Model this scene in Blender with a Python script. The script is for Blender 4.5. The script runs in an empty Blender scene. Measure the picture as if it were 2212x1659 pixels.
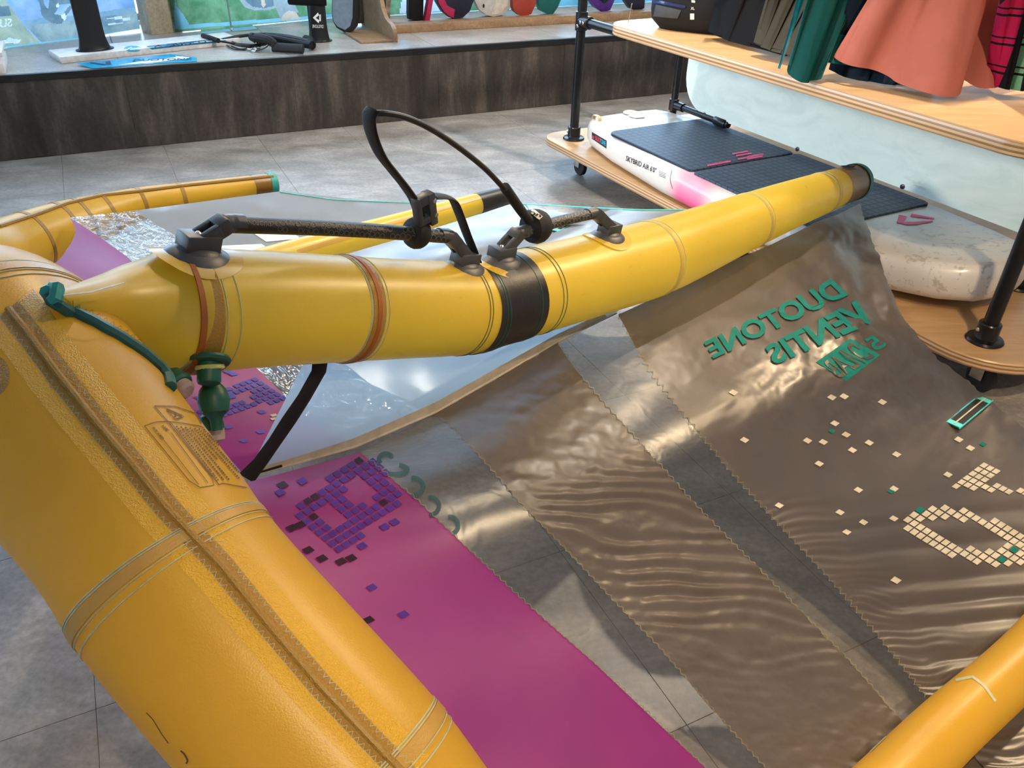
import bpy, bmesh, math, random
from mathutils import Vector as V, Matrix
from mathutils.bvhtree import BVHTree
import mathutils.geometry as mgeo
R = math.radians
random.seed(7)
scn = bpy.context.scene
col = scn.collection

# ------------------------------------------------------------------ camera, world, lamps, exposure
FPX, CAMH = 1740.0, 1.45                     # focal length in pixels of the 2212 px wide frame, eye height
PITCH, ROLL = R(33.2112), R(1.7721)
CF = V((0, math.cos(PITCH), -math.sin(PITCH)))
_r = V((1, 0, 0)); _u = _r.cross(CF)
CR = math.cos(ROLL)*_r + math.sin(ROLL)*_u
CU = -math.sin(ROLL)*_r + math.cos(ROLL)*_u
EYE = V((0, 0, CAMH))
cam = bpy.data.cameras.new('camera'); camo = bpy.data.objects.new('camera', cam); col.objects.link(camo)
camo.matrix_world = Matrix(((CR.x, CU.x, -CF.x, EYE.x), (CR.y, CU.y, -CF.y, EYE.y), (CR.z, CU.z, -CF.z, EYE.z), (0, 0, 0, 1)))
cam.sensor_fit = 'HORIZONTAL'; cam.sensor_width = 36; cam.lens = 36*FPX/2212
cam.clip_start = .02; cam.clip_end = 200
scn.camera = camo
scn.view_settings.view_transform = 'Standard'; scn.view_settings.look = 'None'
scn.view_settings.gamma = 1; scn.view_settings.use_curve_mapping = False
scn.view_settings.exposure = 0.0

world = bpy.data.worlds.new('World'); scn.world = world; world.use_nodes = True
wn = world.node_tree; bgn = wn.nodes['Background']
bgn.inputs[0].default_value = (.54, .74, 1.0, 1); bgn.inputs[1].default_value = 10.0

# frames: shop-window platform (s along, n back) and display trolley (t along, r across)
PE = V((math.cos(R(26.8)), math.sin(R(26.8)), 0)); PN = V((-PE.y, PE.x, 0)); PO = V((-2.754, 4.313, 0))
TE_ = V((math.cos(R(-60.13)), math.sin(R(-60.13)), 0)); TR_ = V((-TE_.y, TE_.x, 0)); TO = V((.2898, 4.3456, 0))
def ray(x, y): return CF + (x-1106)/FPX*CR - (y-829.5)/FPX*CU
def at(x, y, d): return EYE + d*ray(x, y)
def atz(x, y, z):
    r = ray(x, y); return EYE + r*((z-CAMH)/r.z)
PO = atz(0, 349, 0)
def PL(s, n, z): return PO + PE*s + PN*n + V((0, 0, z))
def TR(t, r, z): return TO + TE_*t + TR_*r + V((0, 0, z))
def atplane(x, y, p, n):
    r = ray(x, y); return EYE + r*((p-EYE).dot(n)/r.dot(n))

def spot(name, loc, tgt, power, size=60, blend=.5, colr=(1, .74, .45), rad=.04):
    l = bpy.data.lights.new(name, 'SPOT'); l.energy = power; l.spot_size = R(size); l.spot_blend = blend
    l.color = colr; l.shadow_soft_size = rad
    o = bpy.data.objects.new(name, l); col.objects.link(o); o.location = loc
    o.rotation_euler = (V(tgt)-V(loc)).to_track_quat('-Z', 'Y').to_euler()
    o['kind'] = 'structure'
    return o
spot('ceiling_or_fill_spot', (1.2, 0.0, 3.1), (1.6, 2.3, .3), 210, 75, .4)
spot('ceiling_or_fill_spot', (.9, -.9, 3.1), (.8, .7, .1), 300, 55, .5)
spot('ceiling_or_fill_spot', (3.3, 3.7, 3.1), (1.1, 1.1, .1), 430, 58, .5, rad=.12)
spot('ceiling_or_fill_spot', (1.9, 5.0, 3.1), (1.0, 1.6, .2), 90, 48, .6, rad=.12)
spot('ceiling_or_fill_spot', (-.9, 3.6, 3.1), (-.3, .9, .8), 150, 40, .6)
spot('ceiling_or_fill_spot', (-3.2, 1.0, 2.1), (1.2, 3.5, .55), 620, 30, .6, (1, .94, .84), rad=.3)  # low fill lamp added to brighten the mint back panel
spot('ceiling_or_fill_spot', (1.1, 3.5, 3.1), (.1, 3.9, .0), 330, 115, .6, (1, .88, .74))
spot('ceiling_or_fill_spot', (-.8, 3.0, 3.1), (-.3, 3.8, .1), 230, 80, .7, (1, .90, .78))
spot('ceiling_or_fill_spot', (2.0, 4.4, 3.1), (1.6, 5.6, .3), 150, 95, .7, (1, .86, .7))

# ------------------------------------------------------------------ materials
def new_mat(name):
    m = bpy.data.materials.new(name); m.use_nodes = True
    nt = m.node_tree; b = nt.nodes['Principled BSDF']
    return m, nt, b
def c4(c): return (*c, 1) if len(c) == 3 else c
def node(nt, t, **k):
    n = nt.nodes.new(t)
    for a, v in k.items(): setattr(n, a, v)
    return n
def coords(nt, scale=(1, 1, 1), rot=(0, 0, 0)):
    tc = node(nt, 'ShaderNodeTexCoord'); mp = node(nt, 'ShaderNodeMapping')
    mp.inputs['Scale'].default_value = scale; mp.inputs['Rotation'].default_value = rot
    nt.links.new(tc.outputs['Object'], mp.inputs[0]); return mp.outputs[0]
def noise(nt, vec, scale, detail=4, rough=.55, dist=0):
    n = node(nt, 'ShaderNodeTexNoise'); n.inputs['Scale'].default_value = scale; n.inputs['Detail'].default_value = detail
    n.inputs['Roughness'].default_value = rough; n.inputs['Distortion'].default_value = dist
    nt.links.new(vec, n.inputs['Vector']); return n.outputs['Fac']
def crease(nt, vec, k=1.):
    """sharp irregular fold lines: distance to the edges of warped cells, over two sizes"""
    n = node(nt, 'ShaderNodeTexNoise'); n.inputs['Scale'].default_value = .35; n.inputs['Detail'].default_value = 3
    nt.links.new(vec, n.inputs['Vector']); m = node(nt, 'ShaderNodeMix', data_type='VECTOR'); m.inputs[0].default_value = .12*k
    nt.links.new(vec, m.inputs[4]); nt.links.new(n.outputs['Color'], m.inputs[5])
    n2 = node(nt, 'ShaderNodeTexNoise', noise_type='RIDGED_MULTIFRACTAL'); n2.inputs['Scale'].default_value = .55; n2.inputs['Detail'].default_value = 4
    n2.inputs['Roughness'].default_value = .5; nt.links.new(m.outputs[1], n2.inputs['Vector'])
    return n2.outputs['Fac']
def ramp(nt, fac, stops):
    r = node(nt, 'ShaderNodeValToRGB'); e = r.color_ramp.elements
    while len(e) < len(stops): e.new(.5)
    for k, (p, c) in zip(e, stops): k.position = p; k.color = c4(c)
    nt.links.new(fac, r.inputs[0]); return r.outputs[0]
def mixc(nt, fac, a, b, mode='MIX'):
    m = node(nt, 'ShaderNodeMix', data_type='RGBA', blend_type=mode)
    for sk, v in ((m.inputs['Factor'], fac), (m.inputs[6], a), (m.inputs[7], b)):
        if isinstance(v, (int, float)): sk.default_value = v
        elif isinstance(v, tuple): sk.default_value = c4(v)
        else: nt.links.new(v, sk)
    return m.outputs[2]
def bump(nt, b, h, strength=.3, dist=.002):
    n = node(nt, 'ShaderNodeBump'); n.inputs['Strength'].default_value = strength; n.inputs['Distance'].default_value = dist
    nt.links.new(h, n.inputs['Height'])
    if b is not None: nt.links.new(n.outputs[0], b.inputs['Normal'])
    return n.outputs[0]
def plain(name, c, rough=.5, metal=0, spec=.5, var=.08, scale=30, bmp=0, coat=0):
    m, nt, b = new_mat(name)
    b.inputs['Roughness'].default_value = rough; b.inputs['Metallic'].default_value = metal
    b.inputs['Specular IOR Level'].default_value = spec; b.inputs['Coat Weight'].default_value = coat
    v = coords(nt); f = noise(nt, v, scale, 5)
    d = tuple(max(0, k*(1-var*2)) for k in c); l = tuple(min(1, k*(1+var*2)) for k in c)
    nt.links.new(ramp(nt, f, [(.3, d), (.7, l)]), b.inputs['Base Color'])
    if bmp: bump(nt, b, noise(nt, v, scale*4, 4), bmp, .002)
    return m
def thin_fabric(name, c, trans=.35, tcol=None, rough=.4, spec=.5, bscale=(14, 14, 14), bstr=.5, bdist=.003, alpha=0., var=.08, dist=1., coat=0., sheen_rough=None, layer=None):
    """thin cloth: part of the light passes through, crinkled sheen"""
    m, nt, b = new_mat(name); out = nt.nodes['Material Output']
    b.inputs['Roughness'].default_value = rough; b.inputs['Specular IOR Level'].default_value = spec
    b.inputs['Coat Weight'].default_value = coat; b.inputs['Coat Roughness'].default_value = .34
    v = coords(nt, bscale); f = crease(nt, v, dist)
    v2 = coords(nt); g = noise(nt, v2, 9, 3)
    cc = ramp(nt, g, [(.3, tuple(k*(1-var) for k in c)), (.7, tuple(min(1, k*(1+var)) for k in c))])
    if layer: cc = layer(nt, cc)
    nt.links.new(cc, b.inputs['Base Color'])
    nrm = bump(nt, b, f, bstr, bdist)
    t = node(nt, 'ShaderNodeBsdfTranslucent')
    if tcol is None: nt.links.new(cc, t.inputs[0])
    else: t.inputs[0].default_value = c4(tcol)
    mx = node(nt, 'ShaderNodeMixShader'); mx.inputs[0].default_value = trans
    nt.links.new(b.outputs[0], mx.inputs[1]); nt.links.new(t.outputs[0], mx.inputs[2])
    last = mx.outputs[0]
    if alpha:
        tr = node(nt, 'ShaderNodeBsdfTransparent'); tr.inputs[0].default_value = c4(tuple(.5+.5*k for k in c))
        m2 = node(nt, 'ShaderNodeMixShader'); m2.inputs[0].default_value = alpha
        nt.links.new(last, m2.inputs[1]); nt.links.new(tr.outputs[0], m2.inputs[2]); last = m2.outputs[0]
    nt.links.new(last, out.inputs[0]); return m
def clear_film(name, tint=(.9, .9, .88), rough=.06, bscale=(8, 8, 8), bstr=.6, bdist=.004, haze=.06, hcol=(.8, .85, .9), base=.04):
    m, nt, b = new_mat(name); out = nt.nodes['Material Output']; nt.nodes.remove(b)
    v = coords(nt, bscale); f = noise(nt, v, 1, 3, .5, .8)
    nrm = bump(nt, None, f, bstr, bdist)
    tr = node(nt, 'ShaderNodeBsdfTransparent'); tr.inputs[0].default_value = c4(tint)
    gl = node(nt, 'ShaderNodeBsdfGlossy'); gl.inputs['Roughness'].default_value = rough
    nt.links.new(nrm, gl.inputs['Normal'])
    lw = node(nt, 'ShaderNodeLayerWeight'); lw.inputs[0].default_value = .5; nt.links.new(nrm, lw.inputs['Normal'])
    pw = node(nt, 'ShaderNodeMath', operation='POWER'); pw.inputs[1].default_value = 4.5; nt.links.new(lw.outputs['Facing'], pw.inputs[0])
    mth = node(nt, 'ShaderNodeMath', operation='MULTIPLY_ADD'); mth.inputs[1].default_value = .9; mth.inputs[2].default_value = base+.04; nt.links.new(pw.outputs[0], mth.inputs[0])
    mx = node(nt, 'ShaderNodeMixShader'); nt.links.new(mth.outputs[0], mx.inputs[0])
    nt.links.new(tr.outputs[0], mx.inputs[1]); nt.links.new(gl.outputs[0], mx.inputs[2])
    df = node(nt, 'ShaderNodeBsdfTranslucent'); df.inputs[0].default_value = c4(hcol)
    m2 = node(nt, 'ShaderNodeMixShader'); m2.inputs[0].default_value = haze
    nt.links.new(mx.outputs[0], m2.inputs[1]); nt.links.new(df.outputs[0], m2.inputs[2])
    nt.links.new(m2.outputs[0], out.inputs[0]); return m

# ------------------------------------------------------------------ mesh helpers
class MB:
    def __init__(s): s.v = []; s.f = []; s.mi = []; s.cur = 0
    def add(s, vs, fs):
        o = len(s.v); s.v += [V(p) for p in vs]; s.f += [tuple(i+o for i in f) for f in fs]; s.mi += [s.cur]*len(fs); return s
    def box(s, o, ax, ay, az, x0, x1, y0, y1, z0, z1, bev=0):
        """box in a frame (origin o, axes ax ay az); bev chamfers all edges"""
        def P(x, y, z): return o+ax*x+ay*y+az*z
        if bev <= 0:
            vs = [P(x, y, z) for x in (x0, x1) for y in (y0, y1) for z in (z0, z1)]
            return s.add(vs, [(0, 1, 3, 2), (4, 6, 7, 5), (0, 4, 5, 1), (2, 3, 7, 6), (0, 2, 6, 4), (1, 5, 7, 3)])
        bm = bmesh.new(); r = bmesh.ops.create_cube(bm, size=1)
        for q in bm.verts: q.co = V(((x0+x1)/2+q.co.x*(x1-x0), (y0+y1)/2+q.co.y*(y1-y0), (z0+z1)/2+q.co.z*(z1-z0)))
        bmesh.ops.bevel(bm, geom=bm.edges[:], offset=bev, segments=2, affect='EDGES', profile=.5)
        bm.verts.index_update()
        s.add([P(*q.co) for q in bm.verts], [[q.index for q in f.verts] for f in bm.faces]); bm.free(); return s
    def tube(s, pts, rad, n=10, caps=True, flat=1., ref=None):
        pts = [V(p) for p in pts]; m = len(pts)
        rs = rad if isinstance(rad, (list, tuple)) else [rad]*m
        fr = frames(pts, ref); vs = []; fs = []
        for i in range(m):
            a, b = fr[i]
            for k in range(n):
                t = 2*math.pi*k/n; vs.append(pts[i]+a*(math.cos(t)*rs[i])+b*(math.sin(t)*rs[i]*flat))
        for i in range(m-1):
            for k in range(n): fs.append((i*n+k, i*n+(k+1) % n, (i+1)*n+(k+1) % n, (i+1)*n+k))
        if caps: fs.append(tuple(range(n-1, -1, -1))); fs.append(tuple((m-1)*n+k for k in range(n)))
        return s.add(vs, fs)
    def lathe(s, o, axis, prof, n=20, caps=True):
        """prof = [(radius, height)] about axis from o"""
        axis = V(axis).normalized(); a = axis.orthogonal().normalized(); b = axis.cross(a); vs = []; fs = []
        for r, h in prof:
            for k in range(n):
                t = 2*math.pi*k/n; vs.append(V(o)+axis*h+a*(r*math.cos(t))+b*(r*math.sin(t)))
        for i in range(len(prof)-1):
            for k in range(n): fs.append((i*n+k, i*n+(k+1) % n, (i+1)*n+(k+1) % n, (i+1)*n+k))
        if caps: fs.append(tuple(range(n-1, -1, -1))); fs.append(tuple((len(prof)-1)*n+k for k in range(n)))
        return s.add(vs, fs)
    def grid(s, rows, close=False):
        m = len(rows); n = len(rows[0]); fs = []
        for i in range(m-1):
            for k in range(n if close else n-1): fs.append((i*n+k, i*n+(k+1) % n, (i+1)*n+(k+1) % n, (i+1)*n+k))
        return s.add([p for r in rows for p in r], fs)
    def prism(s, bot, top):
        n = len(bot); vs = list(bot)+list(top)
        fs = [tuple(range(n-1, -1, -1)), tuple(range(n, 2*n))]+[(k, (k+1) % n, n+(k+1) % n, n+k) for k in range(n)]
        return s.add(vs, fs)
    def make(s, name, mat, parent=None, smooth=True, angle=35, kind=None, label=None):
        off = V((0, 0, 0)); p = parent
        while p is not None: off += V(p.location); p = p.parent
        me = bpy.data.meshes.new(name); me.from_pydata([tuple(q-off) for q in s.v], [], s.f)
        for mm in (mat if isinstance(mat, (list, tuple)) else [mat]): me.materials.append(mm)
        if isinstance(mat, (list, tuple)): me.polygons.foreach_set('material_index', s.mi)
        bm = bmesh.new(); bm.from_mesh(me); bmesh.ops.recalc_face_normals(bm, faces=bm.faces); bm.to_mesh(me); bm.free()
        if smooth:
            me.polygons.foreach_set('use_smooth', [True]*len(me.polygons))
            me.set_sharp_from_angle(angle=R(angle))
        me.update()
        o = bpy.data.objects.new(name, me); col.objects.link(o)
        if parent is not None: o.parent = parent
        if kind: o['kind'] = kind
        if label: o['label'] = label
        return o
def frames(pts, ref=None):
    m = len(pts); T = []
    for i in range(m):
        d = pts[min(i+1, m-1)]-pts[max(i-1, 0)]; T.append(d.normalized() if d.length > 1e-9 else V((0, 0, 1)))
    a = (V(ref)-T[0]*V(ref).dot(T[0])).normalized() if ref is not None else T[0].orthogonal().normalized()
    out = []
    for i in range(m):
        if i:
            q = T[i-1].rotation_difference(T[i]); a = q @ a
        a = (a-T[i]*a.dot(T[i])).normalized(); out.append((a, T[i].cross(a)))
    return out
def spline(pts, n=8):
    """Catmull-Rom through points (any dimension, as Vectors)"""
    P = [V(p) for p in pts]; out = []
    for i in range(len(P)-1):
        a = P[i-1] if i else P[0]*2-P[1]; b, c = P[i], P[i+1]; d = P[i+2] if i+2 < len(P) else P[-1]*2-P[-2]
        for k in range(n):
            t = k/n; out.append(.5*((2*b)+(c-a)*t+(2*a-5*b+4*c-d)*t*t+(3*b-a-3*c+d)*t**3))
    out.append(P[-1]); return out
def resample(poly, n):
    P = [V(p) for p in poly]; L = [0]
    for a, b in zip(P[:-1], P[1:]): L.append(L[-1]+(b-a).length)
    out = []
    for k in range(n):
        x = L[-1]*k/(n-1); i = 0
        while i < len(P)-2 and L[i+1] < x: i += 1
        out.append(P[i].lerp(P[i+1], min(1, max(0, (x-L[i])/max(1e-9, L[i+1]-L[i])))))
    return out
def thing(name, label, cat, loc, group=None):
    o = bpy.data.objects.new(name, None); col.objects.link(o); o.location = loc; o.empty_display_size = .05
    o['label'] = label; o['category'] = cat
    if group: o['group'] = group
    return o
def tag(o, label, cat, group=None):
    o['label'] = label; o['category'] = cat
    if group: o['group'] = group
    return o
def bvh_of(mb): return BVHTree.FromPolygons([tuple(p) for p in mb.v], mb.f)
def hit(bvh, x, y, off=.0015, fb=None):
    r = ray(x, y).normalized(); p, n, i, d = bvh.ray_cast(EYE, r)
    if p is None: return fb
    if n.dot(r) > 0: n = -n
    return p+n*off
def inpoly(x, y, P):
    c = False; n = len(P)
    for i in range(n):
        (x1, y1), (x2, y2) = P[i], P[i-1]
        if (y1 > y) != (y2 > y) and x < (x2-x1)*(y-y1)/(y2-y1)+x1: c = not c
    return c
def ribbon_on(mb, bvh, A, B, n=24, k=3, off=.0015):
    """strip between two outlines laid onto a surface"""
    A = resample([(*p, 0) for p in A], n); B = resample([(*p, 0) for p in B], n); rows = []; last = None
    for a, b in zip(A, B):
        row = []
        for j in range(k+1):
            q = a.lerp(b, j/k); h = hit(bvh, q.x, q.y, off, None)
            if h is None: row = None; break
            row.append(h)
        if row: rows.append(row)
    if len(rows) > 1: mb.grid(rows)
def stroke_on(mb, bvh, pts, w, off=.0015, n=None):
    """thin print or stitch line of width w (pixels) laid onto a surface"""
    P = [V((*p, 0)) for p in pts]
    if n: P = resample(P, n)
    A = []; B = []
    for i, p in enumerate(P):
        d = P[min(i+1, len(P)-1)]-P[max(i-1, 0)]; d.normalize(); q = V((-d.y, d.x, 0))*(w/2)
        A.append(hit(bvh, p.x+q.x, p.y+q.y, off)); B.append(hit(bvh, p.x-q.x, p.y-q.y, off))
    for i in range(len(P)-1):
        if None not in (A[i], B[i], A[i+1], B[i+1]): mb.add([A[i], A[i+1], B[i+1], B[i]], [(0, 1, 2, 3)])
def fill_on(mb, bvh, poly, off=.0015):
    """flat print with the given outline laid onto a surface"""
    P2 = []
    for i in range(len(poly)):
        (x0, y0), (x1, y1) = poly[i-1], poly[i]; k = max(1, int(math.dist(poly[i-1], poly[i])/25))
        P2 += [(x0+(x1-x0)*(j+1)/k, y0+(y1-y0)*(j+1)/k) for j in range(k)]
    n0 = len(P2); xs = [p[0] for p in P2]; ys = [p[1] for p in P2]; st = max(6, (max(xs)-min(xs)+max(ys)-min(ys))/24)
    Q = list(P2); y = min(ys)+st*.5
    while y < max(ys):
        x = min(xs)+st*.5
        while x < max(xs):
            if inpoly(x, y, P2) and min((x-p[0])**2+(y-p[1])**2 for p in P2) > (st*.4)**2: Q.append((x, y))
            x += st
        y += st
    r = mgeo.delaunay_2d_cdt([V(p) for p in Q], [(k, (k+1) % n0) for k in range(n0)], [], 0, 1e-4)
    ps = [hit(bvh, p.x, p.y, off) for p in r[0]]
    tri = [t for t in r[2] if inpoly(sum(r[0][i].x for i in t)/len(t), sum(r[0][i].y for i in t)/len(t), P2)]
    ids = {}; vs = []
    for i, p in enumerate(ps):
        if p is not None: ids[i] = len(vs); vs.append(p)
    mb.add(vs, [tuple(ids[i] for i in t) for t in tri if all(i in ids for i in t)])
def text_mesh(txt, bold=.02):
    cu = bpy.data.curves.new('lettering', 'FONT'); cu.body = txt; cu.offset = bold; cu.resolution_u = 3
    o = bpy.data.objects.new('lettering', cu); col.objects.link(o)
    me = bpy.data.meshes.new_from_object(o.evaluated_get(bpy.context.evaluated_depsgraph_get()))
    vs = [v.co.copy() for v in me.vertices]; fs = [tuple(p.vertices) for p in me.polygons]
    col.objects.unlink(o); bpy.data.objects.remove(o); bpy.data.curves.remove(cu); bpy.data.meshes.remove(me)
    x0 = min(v.x for v in vs); x1 = max(v.x for v in vs); y0 = min(v.y for v in vs); y1 = max(v.y for v in vs)
    return [((v.x-x0)/(x1-x0), (v.y-y0)/(y1-y0)) for v in vs], fs
def letters(mb, txt, fn, bold=.02):
    uv, fs = text_mesh(txt, bold); ps = [fn(u, v) for u, v in uv]; ids = {}; out = []
    for i, p in enumerate(ps):
        if p is not None: ids[i] = len(out); out.append(p)
    mb.add(out, [tuple(ids[i] for i in f) for f in fs if all(i in ids for i in f)])
def quadfn(bvh, bl, br, tr, tl, off=.002):
    def fn(u, v):
        a = V(bl).lerp(V(br), u); b = V(tl).lerp(V(tr), u); q = a.lerp(b, v); return hit(bvh, q.x, q.y, off)
    return fn

# ------------------------------------------------------------------ room shell
def world_pos(nt, scale, rot=(0, 0, 0)):
    g = node(nt, 'ShaderNodeNewGeometry'); mp = node(nt, 'ShaderNodeMapping')
    mp.inputs['Scale'].default_value = scale; mp.inputs['Rotation'].default_value = rot
    nt.links.new(g.outputs['Position'], mp.inputs[0]); return mp.outputs[0]
def mottled(name, c1, c2, c3, scale=(2.2, 5, 5), rot=(0, 0, R(-26.8)), rough=(.32, .5), randv=.03, fine=60):
    m, nt, b = new_mat(name)
    v = world_pos(nt, scale, rot); f = noise(nt, v, 1.6, 9, .68, .35)
    v2 = world_pos(nt, (1, 1, 1)); g = noise(nt, v2, fine, 3, .6)
    cc = ramp(nt, f, [(.28, c1), (.5, c2), (.72, c3)])
    cc = mixc(nt, .22, cc, ramp(nt, g, [(.3, (.1, .1, .1)), (.7, (.95, .95, .95))]), 'OVERLAY')
    oi = node(nt, 'ShaderNodeObjectInfo')
    cc = mixc(nt, randv, cc, ramp(nt, oi.outputs['Random'], [(0, (.15, .15, .15)), (1, (.85, .85, .85))]), 'OVERLAY')
    nt.links.new(cc, b.inputs['Base Color'])
    mr = node(nt, 'ShaderNodeMapRange'); mr.inputs[3].default_value = rough[0]; mr.inputs[4].default_value = rough[1]
    nt.links.new(f, mr.inputs[0]); nt.links.new(mr.outputs[0], b.inputs['Roughness'])
    bump(nt, b, g, .12, .0015); return m
M = {}
M['floor'] = mottled('floor_vinyl', (.155, .142, .128), (.26, .24, .215), (.42, .39, .355), (2.0, 3.6, 3), rough=(.27, .42))
M['plinth_top'] = mottled('platform_top_laminate', (.26, .235, .21), (.38, .35, .32), (.50, .47, .44), (2.0, 3.2, 3), rough=(.24, .36))
M['plinth_front'] = mottled('platform_front_laminate', (.014, .0115, .0095), (.043, .035, .029), (.115, .094, .077), (5.5, 5.5, 1.1), rough=(.55, .7), randv=.06)
M['joint'] = plain('floor_joint', (.09, .08, .07), .8)
M['black_trim'] = plain('black_metal_trim', (.008, .008, .009), .35)
M['plaster'] = plain('pale_plaster', (.62, .60, .57), .85)
M['ceiling'] = plain('pale_ceiling', (.55, .54, .52), .9)
M['post_wood'] = mottled('post_wood', (.36, .29, .19), (.45, .36, .25), (.54, .45, .32), (9, 9, 1.2), rough=(.5, .65))
M['steel'] = plain('bright_steel', (.62, .60, .56), .25, 1)

fl = MB(); fl.box(PO, PE, PN, V((0, 0, 1)), -4, 8.5, -7, 1.6, -.05, -.004); floor = fl.make('floor', M['floor'], kind='structure')
TS = .53; tm = None
for i in range(-7, 13):
    for j in range(-9, 8):
        s0_, n0_ = .3+i*TS, -3.287+j*TS+3*TS
        if n0_ > .2 or n0_ < -4.9: continue
        c = PL(s0_+TS/2, n0_+TS/2, 0); q = c-EYE; d = q.dot(CF)
        if d < -.3: continue
        if d > .2 and (abs(q.dot(CR)/d) > 1.15): continue
        if tm is None:
            b = MB(); b.box(V((0, 0, 0)), PE, PN, V((0, 0, 1)), -TS/2+.0006, TS/2-.0006, -TS/2+.0006, TS/2-.0006, -.003, 0, .0005)
            o = b.make('floor_tile', M['floor'], None, False); o.parent = floor; tm = o.data; o.location = (c.x, c.y, 0)
        else:
            o = bpy.data.objects.new('floor_tile', tm); col.objects.link(o); o.parent = floor; o.location = (c.x, c.y, 0)
ZP = .4314
up = V((0, 0, 1))
b = MB(); b.box(PO, PE, PN, up, -3.9, 7.2, .012, 1.5, 0, ZP-.004); plat = b.make('trim_1', M['joint'], kind='structure')
x = -3.9
while x < 7.1:
    b = MB(); b.box(PO, PE, PN, up, x+.0003, x+.9197, 0, .012, .002, ZP-.03, .0015); b.make('front_panel', M['plinth_front'], plat, False); x += .92
x = -3.9
while x < 7.1:
    for n0_ in (.012, .512, 1.012):
        b = MB(); b.box(PO, PE, PN, up, x+.001, x+.918, n0_+.001, n0_+.499, ZP-.006, ZP, .001); b.make('top_panel', M['plinth_top'], plat, False)
    x += .92
b = MB(); b.box(PO, PE, PN, up, -3.9, 7.2, -.006, .02, ZP-.032, ZP+.003, .002); b.make('trim_2', M['black_trim'], kind='structure')
# window wall: lintel, sill upstand and piers
WN = 1.36
b = MB(); b.box(PO, PE, PN, up, -4, 7.4, WN, WN+.25, 2.75, 3.25); b.box(PO, PE, PN, up, -4, 7.4, WN, WN+.25, 0, ZP+.02)
b.box(PO, PE, PN, up, 6.2, 7.4, WN, WN+.25, 0, 3.2); b.box(PO, PE, PN, up, -4, -3.4, WN, WN+.25, 0, 3.2)
b.make('wall_back', M['plaster'], kind='structure')
b = MB(); b.box(PO, PE, PN, up, -4.2, -4, -7, -1.3, 0, 3.2); b.box(PO, PE, PN, up, -4.2, -4, -5.6, 1.6, 2.75, 3.2); b.box(PO, PE, PN, up, -4.2, -4, -5.6, 1.6, 0, .12); b.make('wall_left', M['plaster'], kind='structure')
b = MB(); b.box(PO, PE, PN, up, 7.2, 7.4, -7, 1.6, 0, 3.2); b.make('wall_right', M['plaster'], kind='structure')
b = MB(); b.box(PO, PE, PN, up, -4, 7.4, -7.2, -7, 0, 3.2); b.make('wall_front', M['plaster'], kind='structure')
b = MB(); b.box(PO, PE, PN, up, -4.2, 7.4, -7.2, 1.61, 3.2, 3.3); b.make('ceiling', M['ceiling'], kind='structure')
M['glass'] = clear_film('window_glass', (.96, .98, .98), .02, bstr=.0, haze=0, base=.0)
M['alu'] = plain('window_frame_grey', (.25, .25, .26), .4)
edges_s = [-3.4, .98, 2.55, 4.4, 6.2]
for k, (a, c) in enumerate(zip(edges_s[:-1], edges_s[1:])):
    b = MB(); w = .05
    for (x0, x1, z0, z1) in ((a, a+w, ZP+.02, 2.75), (c-w, c, ZP+.02, 2.75), (a+w, c-w, ZP+.02, ZP+.06), (a+w, c-w, 2.69, 2.75)):
        b.box(PO, PE, PN, up, x0, x1, WN+.05, WN+.12, z0, z1)
    wo = b.make(f'window_{k+1}', M['alu'], kind='structure')
    b = MB(); b.box(PO, PE, PN, up, a+w, c-w, WN+.08, WN+.088, ZP+.06, 2.69); b.make('pane', M['glass'], wo)
b = MB()
for n0_ in (-1.3, 0.0, 1.25): b.box(PO, PE, PN, up, -4.12, -4.06, n0_, n0_+.05, .12, 2.75)
b.box(PO, PE, PN, up, -4.12, -4.06, -1.3, 1.3, .12, .17); b.box(PO, PE, PN, up, -4.12, -4.06, -1.3, 1.3, 2.70, 2.75)
wo = b.make('window_5', M['alu'], kind='structure')
for n0_ in (-1.25, .05):
    b = MB(); b.box(PO, PE, PN, up, -4.094, -4.088, n0_, n0_+1.2, .17, 2.70); b.make('pane', M['glass'], wo)
# square timber post between the two big posters
b = MB(); b.box(PL(1.02, 1.03, ZP), (PE*.94+PN*.34).normalized(), (PN*.94-PE*.34).normalized(), up, -.105, .105, -.07, .07, 0, 2.4, .004)
b.make('trim_3', M['post_wood'], kind='structure')

# ------------------------------------------------------------------ window posters (light shines through)
def film(name, c, c2=None, sc=6, tr=.75):
    m, nt, b = new_mat(name); out = nt.nodes['Material Output']
    v = world_pos(nt, (1, 1, 1)); f = noise(nt, v, sc, 6, .6, .4)
    cc = ramp(nt, f, [(.35, tuple(k*.40 for k in c)), (.65, tuple(k*.44 for k in (c2 or c)))])
    nt.links.new(cc, b.inputs['Base Color']); b.inputs['Roughness'].default_value = .35
    t = node(nt, 'ShaderNodeBsdfTranslucent'); nt.links.new(cc, t.inputs[0])
    mx = node(nt, 'ShaderNodeMixShader'); mx.inputs[0].default_value = tr
    nt.links.new(b.outputs[0], mx.inputs[1]); nt.links.new(t.outputs[0], mx.inputs[2]); nt.links.new(mx.outputs[0], out.inputs[0]); return m
M['p_sky'] = film('print_sky', (.20, .36, .60), (.46, .58, .70), 3.5)
M['p_dune'] = film('print_dune', (.20, .31, .36), (.42, .50, .47), 9)
M['p_dune2'] = film('print_dune_far', (.24, .38, .48), (.30, .44, .52), 12)
M['p_olive'] = film('print_olive', (.32, .40, .30), (.52, .57, .42), 8)
M['p_cyan'] = film('print_cyan', (.22, .56, .68), (.30, .64, .72), 5)
M['p_grey'] = film('print_grey', (.13, .21, .25), (.20, .28, .31), 14)
M['p_lgrey'] = film('print_pale_grey', (.36, .42, .44), (.44, .50, .50), 14)
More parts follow.
